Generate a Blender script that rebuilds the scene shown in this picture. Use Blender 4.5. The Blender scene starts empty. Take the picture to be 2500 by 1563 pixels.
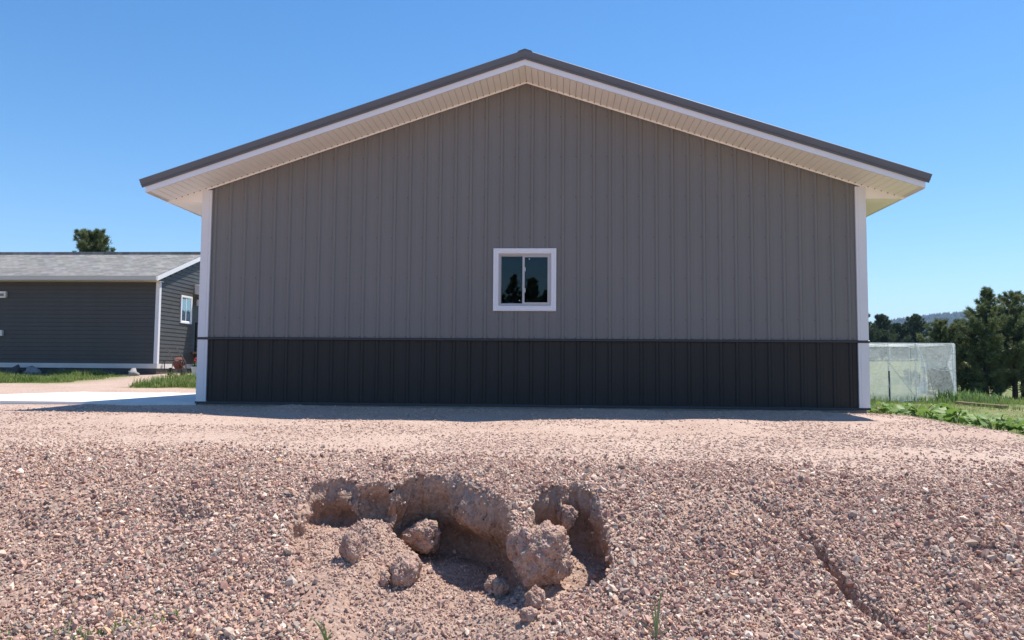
import bpy, math, random
import numpy as np
from mathutils import Matrix, Vector

# ------------------------------------------------------------------ camera, light, world
sc = bpy.context.scene
col = sc.collection
CAM = np.array([5.365, -11.276, 0.521]); FPX = 1876.9
YAW, PITCH, ROLL = -.0573, .0636, .0075

def cam_axes():
    cy, sy = math.cos(YAW), math.sin(YAW); cp, sp = math.cos(PITCH), math.sin(PITCH)
    cr, sr = math.cos(ROLL), math.sin(ROLL)
    fwd = np.array([sy*cp, cy*cp, sp]); right = np.array([cy, -sy, 0]); up = np.cross(right, fwd)
    return cr*right+sr*up, -sr*right+cr*up, fwd

r_, u_, f_ = cam_axes()
cd = bpy.data.cameras.new('camera'); cam = bpy.data.objects.new('camera', cd); col.objects.link(cam)
cam.matrix_world = Matrix(((r_[0], u_[0], -f_[0], CAM[0]), (r_[1], u_[1], -f_[1], CAM[1]),
                           (r_[2], u_[2], -f_[2], CAM[2]), (0, 0, 0, 1)))
cd.sensor_fit = 'HORIZONTAL'; cd.sensor_width = 36; cd.lens = FPX/2500*36
cd.clip_start = .05; cd.clip_end = 20000
sc.camera = cam

SUN = Vector((.36, .30, 1.0)).normalized()
SUN_EL = math.asin(SUN.z); SUN_AZ = math.atan2(SUN.x, SUN.y)
world = bpy.data.worlds.new('World'); sc.world = world; world.use_nodes = True
wn = world.node_tree.nodes; wl = world.node_tree.links
bg = wn['Background']
sky = wn.new('ShaderNodeTexSky'); sky.sky_type = 'NISHITA'; sky.sun_disc = False
sky.sun_elevation = SUN_EL; sky.sun_rotation = SUN_AZ; sky.altitude = 200
sky.air_density = 1.0; sky.dust_density = .15; sky.ozone_density = 2.2
hsv = wn.new('ShaderNodeHueSaturation'); hsv.inputs['Saturation'].default_value = 1.28
wl.new(sky.outputs[0], hsv.inputs['Color']); wl.new(hsv.outputs[0], bg.inputs[0]); bg.inputs[1].default_value = .13
sd_ = bpy.data.lights.new('sun', 'SUN'); sun = bpy.data.objects.new('sun', sd_); col.objects.link(sun)
sd_.energy = 5.0; sd_.angle = math.radians(.53); sd_.color = (1, .94, .85)
sun.rotation_euler = SUN.to_track_quat('Z', 'Y').to_euler(); sun.location = (10, 12, 40)
sc.view_settings.view_transform = 'Standard'; sc.view_settings.look = 'None'
sc.view_settings.gamma = 1; sc.view_settings.use_curve_mapping = False
sc.view_settings.exposure = .46
sc.cycles.max_bounces = 8; sc.cycles.transparent_max_bounces = 24; sc.cycles.volume_bounces = 0

rng = np.random.default_rng(7)
random.seed(7)

# ------------------------------------------------------------------ noise
def _h(ix, iy, iz, s):
    n = (ix.astype(np.int64)*374761393 + iy.astype(np.int64)*668265263 + iz.astype(np.int64)*2147483647 + s*1274126177) & 0xffffffff
    n = ((n ^ (n >> 13))*1274126177) & 0xffffffff
    n = ((n ^ (n >> 16))*2246822519) & 0xffffffff
    return ((n ^ (n >> 15)) & 0xffff)/65535.0

def vn3(x, y, z, s=0):
    x, y, z = np.broadcast_arrays(np.asarray(x, float), np.asarray(y, float), np.asarray(z, float))
    ix, iy, iz = np.floor(x), np.floor(y), np.floor(z)
    fx, fy, fz = x-ix, y-iy, z-iz
    fx, fy, fz = [t*t*(3-2*t) for t in (fx, fy, fz)]
    o = 0
    for a in (0, 1):
        for b in (0, 1):
            for c in (0, 1):
                w = (fx if a else 1-fx)*(fy if b else 1-fy)*(fz if c else 1-fz)
                o = o + w*_h(ix+a, iy+b, iz+c, s)
    return o*2-1

def fbm(x, y, z=0., s=0, o=4, g=.5):
    t, a = 0, 1.
    x, y, z = np.asarray(x, float), np.asarray(y, float), np.asarray(z, float)
    for k in range(o):
        t = t + a*vn3(x, y, z, s+k); a *= g
        x, y, z = x*2.03+11.3, y*2.03+5.7, z*2.03+3.1
    return t

def sstep(a, b, x):
    t = np.clip((np.asarray(x, float)-a)/(b-a), 0, 1); return t*t*(3-2*t)

# ------------------------------------------------------------------ mesh helpers
WO = {}     # world origin of each object

class MB:
    def __init__(s): s.v = []; s.f = []; s.n = 0
    def add(s, V, F):
        V = np.asarray(V, float).reshape(-1, 3)
        s.v.append(V); s.f += [tuple(int(i)+s.n for i in q) for q in F]; s.n += len(V); return s
    def box(s, x0, x1, y0, y1, z0, z1):
        V = [(x, y, z) for x in (x0, x1) for y in (y0, y1) for z in (z0, z1)]
        return s.add(V, [(0, 1, 3, 2), (4, 6, 7, 5), (0, 4, 5, 1), (2, 3, 7, 6), (0, 2, 6, 4), (1, 5, 7, 3)])
    def prism(s, poly, axis, a, b):
        """closed polygon extruded along an axis (0 x, 1 y, 2 z) from a to b"""
        n = len(poly); V = []
        for t in (a, b):
            for p in poly:
                q = list(p); q.insert(axis, t); V.append(q)
        F = [(i, (i+1) % n, n+(i+1) % n, n+i) for i in range(n)]
        return s.add(V, F+[tuple(range(n-1, -1, -1)), tuple(range(n, 2*n))])
    def tube(s, pts, r, n=6, cap=True):
        pts = np.asarray(pts, float); m = len(pts)
        r = np.broadcast_to(np.asarray(r, float), (m,))
        V = []
        for i in range(m):
            t = pts[min(i+1, m-1)]-pts[max(i-1, 0)]; t = t/(np.linalg.norm(t)+1e-9)
            ref = np.array([0, 0, 1.]) if abs(t[2]) < .9 else np.array([1., 0, 0])
            a = np.cross(t, ref); a /= np.linalg.norm(a); b = np.cross(t, a)
            for k in range(n):
                w = 2*math.pi*k/n; V.append(pts[i]+r[i]*(math.cos(w)*a+math.sin(w)*b))
        F = [(i*n+k, i*n+(k+1) % n, (i+1)*n+(k+1) % n, (i+1)*n+k) for i in range(m-1) for k in range(n)]
        if cap: F += [tuple(range(n-1, -1, -1)), tuple(range((m-1)*n, m*n))]
        return s.add(V, F)
    def lathe(s, c, prof, n=16):
        V = []; m = len(prof)
        for r, z in prof:
            for k in range(n):
                w = 2*math.pi*k/n; V.append((c[0]+r*math.cos(w), c[1]+r*math.sin(w), c[2]+z))
        F = [(i*n+k, i*n+(k+1) % n, (i+1)*n+(k+1) % n, (i+1)*n+k) for i in range(m-1) for k in range(n)]
        F += [tuple(range(n-1, -1, -1)), tuple(range((m-1)*n, m*n))]
        return s.add(V, F)
    def build(s, name, mat, parent=None, origin=None, smooth=False):
        V = np.concatenate(s.v) if s.v else np.zeros((0, 3))
        po = WO.get(parent.name, np.zeros(3)) if parent else np.zeros(3)
        og = np.array(origin, float) if origin is not None else po.copy()
        me = bpy.data.meshes.new(name); me.from_pydata((V-og).tolist(), [], s.f); me.update()
        if smooth: me.polygons.foreach_set('use_smooth', [True]*len(me.polygons))
        if mat: me.materials.append(mat)
        return put(name, me, parent, og)

def put(name, me, parent=None, origin=(0, 0, 0)):
    o = bpy.data.objects.new(name, me); col.objects.link(o)
    po = WO.get(parent.name, np.zeros(3)) if parent else np.zeros(3)
    o.parent = parent; o.location = Vector(np.asarray(origin, float)-po); WO[o.name] = np.asarray(origin, float)
    return o

def fast_mesh(name, V, T, smooth=False):
    """triangles (or quads) as arrays -> mesh"""
    V = np.asarray(V, np.float32); T = np.asarray(T, np.int32); k = T.shape[1]
    me = bpy.data.meshes.new(name)
    me.vertices.add(len(V)); me.vertices.foreach_set('co', V.ravel())
    me.loops.add(T.size); me.loops.foreach_set('vertex_index', T.ravel())
    me.polygons.add(len(T)); me.polygons.foreach_set('loop_start', np.arange(0, T.size, k, dtype=np.int32))
    if smooth: me.polygons.foreach_set('use_smooth', np.ones(len(T), bool))
    me.update(calc_edges=True); return me

def tag(o, label=None, cat=None, group=None, kind=None):
    if label: o['label'] = label
    if cat: o['category'] = cat
    if group: o['group'] = group
    if kind: o['kind'] = kind
    return o

def thing(name, loc, label, cat, group=None):
    o = put(name, None, None, loc); o.empty_display_size = .2
    return tag(o, label, cat, group)

# ------------------------------------------------------------------ materials
def mat(name, c, rough=.6, var=0., scale=5., bump=0., bscale=20., metallic=0., spec=.5, c2=None, trans=0., stretch=(1, 1, 1)):
    m = bpy.data.materials.new(name); m.use_nodes = True
    nt = m.node_tree; N = nt.nodes; L = nt.links; b = N['Principled BSDF']
    b.inputs['Base Color'].default_value = (*c, 1); b.inputs['Roughness'].default_value = rough
    b.inputs['Metallic'].default_value = metallic; b.inputs['Specular IOR Level'].default_value = spec
    tc = N.new('ShaderNodeTexCoord'); mp = N.new('ShaderNodeMapping'); mp.inputs['Scale'].default_value = stretch
    L.new(tc.outputs['Object'], mp.inputs[0])
    if var or c2:
        n = N.new('ShaderNodeTexNoise'); n.inputs['Scale'].default_value = scale; n.inputs['Detail'].default_value = 5
        L.new(mp.outputs[0], n.inputs['Vector'])
        r = N.new('ShaderNodeValToRGB')
        ca = c; cb = c2 if c2 else tuple(min(1, v*(1+var)) for v in c)
        if not c2: ca = tuple(v*(1-var) for v in c)
        r.color_ramp.elements[0].color = (*ca, 1); r.color_ramp.elements[0].position = .33
        r.color_ramp.elements[1].color = (*cb, 1); r.color_ramp.elements[1].position = .67
        L.new(n.outputs['Fac'], r.inputs[0]); L.new(r.outputs[0], b.inputs['Base Color'])
    if bump:
        n = N.new('ShaderNodeTexNoise'); n.inputs['Scale'].default_value = bscale; n.inputs['Detail'].default_value = 4
        L.new(mp.outputs[0], n.inputs['Vector'])
        bp = N.new('ShaderNodeBump'); bp.inputs['Strength'].default_value = min(1, bump); bp.inputs['Distance'].default_value = .02
        L.new(n.outputs['Fac'], bp.inputs['Height']); L.new(bp.outputs[0], b.inputs['Normal'])
    if trans:
        tr = N.new('ShaderNodeBsdfTranslucent'); mx = N.new('ShaderNodeMixShader'); mx.inputs[0].default_value = trans
        out = N['Material Output']
        if b.inputs['Base Color'].is_linked: L.new(b.inputs['Base Color'].links[0].from_socket, tr.inputs[0])
        else: tr.inputs[0].default_value = (*c, 1)
        L.new(b.outputs[0], mx.inputs[1]); L.new(tr.outputs[0], mx.inputs[2]); L.new(mx.outputs[0], out.inputs[0])
    return m

M = {}
M['steel'] = mat('painted_steel_grey', (.188, .179, .168), .45, .035, 1.2, .10, 1.1, spec=.35, stretch=(1, 1, .35))
M['steel_dark'] = mat('painted_steel_charcoal', (.025, .0235, .022), .5, .05, 1.5, .10, 1.1, spec=.3, stretch=(1, 1, .5))
M['trim_dark'] = mat('dark_trim', (.022, .024, .030), .4, .05, 3)
M['trim_white'] = mat('white_trim', (.74, .74, .755), .45, .02, 2)
M['fascia'] = mat('white_fascia', (.78, .78, .80), .4, .02, 2)
M['soffit'] = mat('soffit_cream', (.95, .91, .84), .5, .03, 1.5)
M['soffit_back'] = mat('soffit_channel', (.80, .74, .66), .6)
M['nail'] = mat('dark_fastener', (.05, .045, .04), .5)
M['screw'] = mat('grey_screw', (.07, .065, .062), .5)
M['roof_metal'] = mat('roof_steel_brown', (.125, .125, .132), .42, .05, 2)
M['concrete'] = mat('concrete_footing', (.34, .32, .30), .9, .15, 6, .4, 30)
M['pad'] = mat('concrete_pad', (.74, .73, .70), .85, .06, 1.2, .15, 60)
M['interior'] = mat('bare_interior', (.10, .10, .10), .8)
M['vinyl'] = mat('window_vinyl_white', (.80, .80, .82), .35)
M['alum'] = mat('window_sash_grey', (.50, .48, .47), .4)
M['sticker'] = mat('pale_sticker', (.55, .6, .62), .6)
M['sid'] = mat('vinyl_siding_charcoal', (.072, .070, .066), .5, .06, 3, spec=.3)
M['sid_gable'] = M['sid']
M['shingle'] = None
M['skirt'] = mat('skirt_white', (.62, .60, .57), .6, .05, 2)
M['brown_found'] = mat('block_foundation', (.22, .15, .12), .9, .15, 4)
M['gutter'] = mat('gutter_beige', (.55, .52, .46), .5, .03, 2)
M['black'] = mat('black_metal', (.015, .015, .016), .4)
M['rust'] = mat('red_brown_hose', (.20, .075, .05), .6, .2, 12)
M['tyre'] = mat('black_rubber', (.02, .018, .018), .8)
M['greypole'] = mat('grey_tube', (.16, .17, .17), .4, metallic=.6)
M['pot'] = mat('white_planter', (.72, .70, .66), .6, .04, 4)
M['flower'] = mat('red_petals', (.55, .05, .05), .6, .2, 20, trans=.2)
M['leafdark'] = mat('geranium_leaves', (.06, .13, .025), .5, .3, 12, trans=.25)
M['bark'] = mat('pine_bark', (.075, .055, .042), .95, .3, 8, .6, 14)
M['needle'] = mat('pine_needles', (.10, .135, .05), .55, c2=(.22, .25, .115), scale=1.3, trans=.35)
M['needle2'] = mat('pine_needles_dark', (.05, .078, .032), .6, c2=(.10, .13, .055), scale=.8, trans=.25)
M['grass'] = mat('grass_blades', (.14, .215, .045), .55, c2=(.28, .33, .10), scale=.9, trans=.45)
M['grassdry'] = mat('dry_grass', (.38, .32, .18), .7, .2, 9, trans=.2)
M['squash'] = mat('squash_leaf', (.15, .27, .05), .55, c2=(.24, .36, .09), scale=6, trans=.4)
M['weed'] = mat('weed_leaf', (.14, .24, .06), .5, c2=(.24, .33, .11), scale=14, trans=.3)
M['blade'] = mat('pale_grass_blade', (.22, .30, .13), .5, .2, 9, trans=.25)
M['stem'] = mat('green_stem', (.10, .18, .04), .5)
M['wood'] = mat('weathered_wood', (.30, .20, .12), .85, .25, 6, .4, 30, stretch=(.3, 4, 4))
M['pvc'] = mat('white_pipe', (.85, .85, .85), .35)
M['rockdark'] = mat('dark_rock', (.10, .09, .09), .9, .25, 6, .8, 12)
M['rockpale'] = mat('pale_rock', (.30, .285, .28), .9, .15, 6, .8, 12)
M['forest'] = mat('hill_forest', (.016, .028, .016), .9, c2=(.04, .055, .028), scale=.02)
M['hill'] = mat('hill_slope', (.030, .042, .02), .95, c2=(.09, .085, .045), scale=.008)

def net_mat(name, dens):
    m = bpy.data.materials.new(name); m.use_nodes = True
    N = m.node_tree.nodes; L = m.node_tree.links; out = N['Material Output']; N.remove(N['Principled BSDF'])
    d = N.new('ShaderNodeBsdfDiffuse'); d.inputs[0].default_value = (.92, .93, .93, 1)
    t = N.new('ShaderNodeBsdfTranslucent'); t.inputs[0].default_value = (.92, .93, .93, 1)
    a = N.new('ShaderNodeMixShader'); a.inputs[0].default_value = .5
    L.new(d.outputs[0], a.inputs[1]); L.new(t.outputs[0], a.inputs[2])
    tp = N.new('ShaderNodeBsdfTransparent'); mx = N.new('ShaderNodeMixShader')
    tc = N.new('ShaderNodeTexCoord')
    mp = N.new('ShaderNodeMapping'); mp.inputs['Scale'].default_value = (1, 1, 2.2); L.new(tc.outputs['Object'], mp.inputs[0])
    n = N.new('ShaderNodeTexNoise'); n.inputs['Scale'].default_value = 3.5; n.inputs['Detail'].default_value = 3; n.inputs['Distortion'].default_value = 1.5
    L.new(mp.outputs[0], n.inputs['Vector'])
    mr = N.new('ShaderNodeMapRange'); mr.inputs[1].default_value = .3; mr.inputs[2].default_value = .7
    mr.inputs[3].default_value = dens*.65; mr.inputs[4].default_value = min(1, dens*1.35)
    L.new(n.outputs['Fac'], mr.inputs[0]); L.new(mr.outputs[0], mx.inputs[0])
    L.new(tp.outputs[0], mx.inputs[1]); L.new(a.outputs[0], mx.inputs[2]); L.new(mx.outputs[0], out.inputs[0])
    return m
M['net'] = net_mat('garden_netting', .34); M['net_top'] = net_mat('garden_netting_folded', .7)

def glass_mat(name, tint, k):
    m = bpy.data.materials.new(name); m.use_nodes = True
    N = m.node_tree.nodes; L = m.node_tree.links; out = N['Material Output']; N.remove(N['Principled BSDF'])
    tp = N.new('ShaderNodeBsdfTransparent'); tp.inputs[0].default_value = (*tint, 1)
    g = N.new('ShaderNodeBsdfGlossy'); g.inputs['Roughness'].default_value = .0; g.inputs[0].default_value = (.85, .97, 1, 1)
    fr = N.new('ShaderNodeFresnel'); fr.inputs[0].default_value = 1.52
    ml = N.new('ShaderNodeMath'); ml.operation = 'MULTIPLY'; ml.use_clamp = True; ml.inputs[1].default_value = k
    mx = N.new('ShaderNodeMixShader')
    L.new(fr.outputs[0], ml.inputs[0]); L.new(ml.outputs[0], mx.inputs[0])
    L.new(tp.outputs[0], mx.inputs[1]); L.new(g.outputs[0], mx.inputs[2]); L.new(mx.outputs[0], out.inputs[0])
    return m
M['glass'] = glass_mat('window_glass', (.5, .55, .55), .85)

def shingle_mat():
    m = bpy.data.materials.new('asphalt_shingles'); m.use_nodes = True
    N = m.node_tree.nodes; L = m.node_tree.links; b = N['Principled BSDF']; b.inputs['Roughness'].default_value = .9
    tc = N.new('ShaderNodeTexCoord')
    br = N.new('ShaderNodeTexBrick'); br.inputs['Scale'].default_value = 1; br.offset = .37
    br.inputs['Brick Width'].default_value = .22; br.inputs['Row Height'].default_value = .14
    br.inputs['Mortar Size'].default_value = .004; br.inputs['Bias'].default_value = 0
    br.inputs['Color1'].default_value = (.16, .145, .122, 1); br.inputs['Color2'].default_value = (.27, .245, .205, 1)
    br.inputs['Mortar'].default_value = (.09, .09, .085, 1)
    L.new(tc.outputs['Object'], br.inputs['Vector'])
    n = N.new('ShaderNodeTexNoise'); n.inputs['Scale'].default_value = 2.5; n.inputs['Detail'].default_value = 6
    L.new(tc.outputs['Object'], n.inputs['Vector'])
    mx = N.new('ShaderNodeMix'); mx.data_type = 'RGBA'; mx.blend_type = 'MULTIPLY'; mx.inputs[0].default_value = .5
    L.new(br.outputs[0], mx.inputs[6]); L.new(n.outputs['Color'], mx.inputs[7])
    hs = N.new('ShaderNodeHueSaturation'); hs.inputs['Saturation'].default_value = .45; hs.inputs['Value'].default_value = 1.45
    L.new(mx.outputs[2], hs.inputs['Color']); L.new(hs.outputs[0], b.inputs['Base Color'])
    bp = N.new('ShaderNodeBump'); bp.inputs['Distance'].default_value = .01; L.new(br.outputs['Fac'], bp.inputs['Height']); bp.invert = True
    L.new(bp.outputs[0], b.inputs['Normal'])
    return m
M['shingle'] = shingle_mat()

def dirt_mat():
    m = bpy.data.materials.new('pink_gravel_dirt'); m.use_nodes = True
    N = m.node_tree.nodes; L = m.node_tree.links; b = N['Principled BSDF']
    b.inputs['Roughness'].default_value = .95; b.inputs['Specular IOR Level'].default_value = .2
    tc = N.new('ShaderNodeTexCoord')
    def noise(s, d=5):
        n = N.new('ShaderNodeTexNoise'); n.inputs['Scale'].default_value = s; n.inputs['Detail'].default_value = d
        L.new(tc.outputs['Object'], n.inputs['Vector']); return n
    def ramp(src, *st):
        r = N.new('ShaderNodeValToRGB'); e = r.color_ramp.elements
        while len(e) < len(st): e.new(.5)
        for q, (p, c) in zip(e, st): q.position = p; q.color = (*c, 1)
        L.new(src, r.inputs[0]); return r
    def mix(f, a, c, mode='MIX'):
        x = N.new('ShaderNodeMix'); x.data_type = 'RGBA'; x.blend_type = mode
        for s, v in ((0, f), (6, a), (7, c)):
            if hasattr(v, 'links'): L.new(v, x.inputs[s])
            else: x.inputs[s].default_value = v
        return x.outputs[2]
    big = ramp(noise(.9).outputs['Fac'], (.35, (.47, .315, .235)), (.65, (.56, .405, .315)))
    vo = N.new('ShaderNodeTexVoronoi'); vo.inputs['Scale'].default_value = 42; L.new(tc.outputs['Object'], vo.inputs['Vector'])
    sep = N.new('ShaderNodeSeparateColor'); L.new(vo.outputs['Color'], sep.inputs[0])
    st = ramp(sep.outputs[0], (.0, (.20, .13, .115)), (.25, (.48, .36, .31)), (.5, (.36, .28, .25)), (.75, (.60, .47, .40)), (1, (.56, .50, .46)))
    c = mix(.42, big.outputs[0], st.outputs[0])
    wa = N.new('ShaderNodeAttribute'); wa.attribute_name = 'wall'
    wc = ramp(noise(9, 6).outputs['Fac'], (.3, (.205, .098, .054)), (.7, (.33, .185, .115)))  # exposed subsoil red-brown; on the bank it also serves as painted gap shade
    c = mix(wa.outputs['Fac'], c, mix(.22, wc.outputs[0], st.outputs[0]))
    ga = N.new('ShaderNodeAttribute'); ga.attribute_name = 'grass'
    gc = ramp(noise(1.3, 6).outputs['Fac'], (.3, (.12, .155, .045)), (.5, (.18, .205, .07)), (.7, (.29, .235, .14)))
    c = mix(ga.outputs['Fac'], c, gc.outputs[0])
    L.new(c, b.inputs['Base Color'])
    b1 = N.new('ShaderNodeBump'); b1.inputs['Distance'].default_value = .012; b1.inputs['Strength'].default_value = .7
    L.new(vo.outputs['Distance'], b1.inputs['Height']); b1.invert = True
    b2 = N.new('ShaderNodeBump'); b2.inputs['Distance'].default_value = .03; b2.inputs['Strength'].default_value = .6
    L.new(noise(24, 6).outputs['Fac'], b2.inputs['Height']); L.new(b1.outputs[0], b2.inputs['Normal'])
    L.new(b2.outputs[0], b.inputs['Normal'])
    return m
M['dirt'] = dirt_mat()

def stone_mat():
    m = bpy.data.materials.new('crushed_stone'); m.use_nodes = True
    N = m.node_tree.nodes; L = m.node_tree.links; b = N['Principled BSDF']; b.inputs['Roughness'].default_value = .85
    a = N.new('ShaderNodeAttribute'); a.attribute_type = 'INSTANCER'; a.attribute_name = 'stone_colour'
    L.new(a.outputs['Color'], b.inputs['Base Color']); b.inputs['Specular IOR Level'].default_value = .3
    return m
M['stone'] = stone_mat()

def clod_mat():
    m = bpy.data.materials.new('dry_clod'); m.use_nodes = True
    N = m.node_tree.nodes; L = m.node_tree.links; b = N['Principled BSDF']; b.inputs['Roughness'].default_value = .95
    b.inputs['Specular IOR Level'].default_value = .2
    tc = N.new('ShaderNodeTexCoord')
    n = N.new('ShaderNodeTexNoise'); n.inputs['Scale'].default_value = 12; n.inputs['Detail'].default_value = 8; L.new(tc.outputs['Object'], n.inputs['Vector'])
    r = N.new('ShaderNodeValToRGB'); r.color_ramp.elements[0].position = .3; r.color_ramp.elements[0].color = (.30, .185, .14, 1)
    r.color_ramp.elements[1].position = .7; r.color_ramp.elements[1].color = (.47, .33, .27, 1); L.new(n.outputs['Fac'], r.inputs[0])
    vo = N.new('ShaderNodeTexVoronoi'); vo.inputs['Scale'].default_value = 65; L.new(tc.outputs['Object'], vo.inputs['Vector'])
    mx = N.new('ShaderNodeMix'); mx.data_type = 'RGBA'; mx.blend_type = 'OVERLAY'; mx.inputs[0].default_value = .35
    hs = N.new('ShaderNodeHueSaturation'); hs.inputs['Saturation'].default_value = .25; L.new(vo.outputs['Color'], hs.inputs['Color'])
    L.new(r.outputs[0], mx.inputs[6]); L.new(hs.outputs[0], mx.inputs[7]); L.new(mx.outputs[2], b.inputs['Base Color'])
    bp = N.new('ShaderNodeBump'); bp.inputs['Distance'].default_value = .008; bp.invert = True; L.new(vo.outputs['Distance'], bp.inputs['Height'])
    L.new(bp.outputs[0], b.inputs['Normal'])
    return m
M['clod'] = clod_mat()

# ------------------------------------------------------------------ ground
# GROUND-BEGIN
POLY = np.array([(3.583, -6.194), (3.506, -5.951), (3.55, -5.768), (3.532, -5.5), (3.638, -5.386), (3.845, -5.331), (3.881, -5.486), (3.948, -5.441), (4.061, -5.425), (4.136, -5.486), (4.206, -5.378), (4.292, -5.283), (4.492, -5.306), (4.672, -5.37), (4.788, -5.5), (4.887, -5.624), (4.989, -5.672), (5.037, -5.781), (5.064, -5.976), (5.127, -6.089), (5.191, -6.02), (5.194, -5.749), (5.216, -5.578), (5.278, -5.486), (5.36, -5.433), (5.406, -5.5), (5.492, -5.385), (5.604, -5.456), (5.668, -5.601), (5.717, -5.89), (5.723, -6.281), (5.682, -6.41), (5.533, -6.537), (5.425, -6.77), (5.459, -7.193), (4.849, -7.584), (4.071, -7.304), (3.872, -6.817), (3.674, -6.494)])
FLOOR = np.array([(3.75, -5.75, -.66), (3.85, -6.05, -.72), (3.8, -6.35, -.76), (4.05, -5.75, -.58), (4.1, -6.1, -.76),
                  (4.5, -5.52, -.94), (4.8, -5.9, -1.06), (4.65, -5.72, -1.06), (4.40, -5.95, -.84), (4.2, -5.75, -.68), (4.4, -6.3, -.90), (4.3, -6.6, -.95),
                  (4.8, -6.45, -.96), (5.2, -6.5, -.97), (5.32, -5.8, -.62), (5.3, -6.1, -.82), (5.55, -5.75, -.86), (5.58, -6.2, -1.0),
                  (4.9, -7.0, -1.07), (4.3, -7.0, -1.05), (4.9, -8.2, -1.13)])

def S0(x, y):
    x = np.asarray(x, float); y = np.asarray(y, float)
    f = np.interp(y, [-400, -40, -11, -9, -7.7, -7.1, -6.6, -6.1, -5.7, -5.45, -5.2, -4.4, -2.5, -.8, 0],
                  [-1.22, -1.18, -1.15, -1.13, -1.10, -1.02, -.83, -.60, -.42, -.335, -.28, -.20, -.09, -.065, -.07])
    L = np.interp(y, [0, 3, 8, 12, 30, 100, 400], [-.07, -.06, .08, .28, .35, 1.5, 6])
    R = np.interp(y, [0, 4, 8.5, 25, 50, 110, 300, 900, 1500], [-.07, -.15, -.26, -.85, -.6, 2.2, 12, 20, 26])
    w = sstep(0, 9.8, x)
    z = np.where(y < 0, f, L*(1-w)+R*w)
    return z - .13*np.clip(x-10.0, 0, 4)*np.exp(-((y+1)/7)**2)

def pit(x, y):
    """signed distance to the sinkhole outline, outward direction, floor height"""
    p = np.stack([x, y], -1); best = np.full(x.shape, 1e9); near = np.zeros(p.shape); ins = np.zeros(x.shape, bool)
    n = len(POLY)
    for i in range(n):
        a, b = POLY[i], POLY[(i+1) % n]; ab = b-a
        t = np.clip(((p-a)@ab)/(ab@ab), 0, 1); q = a+t[..., None]*ab; d = np.hypot(*(p-q).transpose(-1, *range(p.ndim-1)))
        m = d < best; best = np.where(m, d, best); near = np.where(m[..., None], q, near)
        c = ((a[1] > y) != (b[1] > y)) & (x < (b[0]-a[0])*(y-a[1])/(b[1]-a[1]+1e-12)+a[0]); ins ^= c
    out = near-p; out = out/(np.linalg.norm(out, axis=-1, keepdims=True)+1e-6)
    w = 1/(((x[..., None]-FLOOR[:, 0])**2+(y[..., None]-FLOOR[:, 1])**2)+.012)**1.6
    F = (w*FLOOR[:, 2]).sum(-1)/w.sum(-1)
    return np.where(ins, -best, best), out, F

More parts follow.
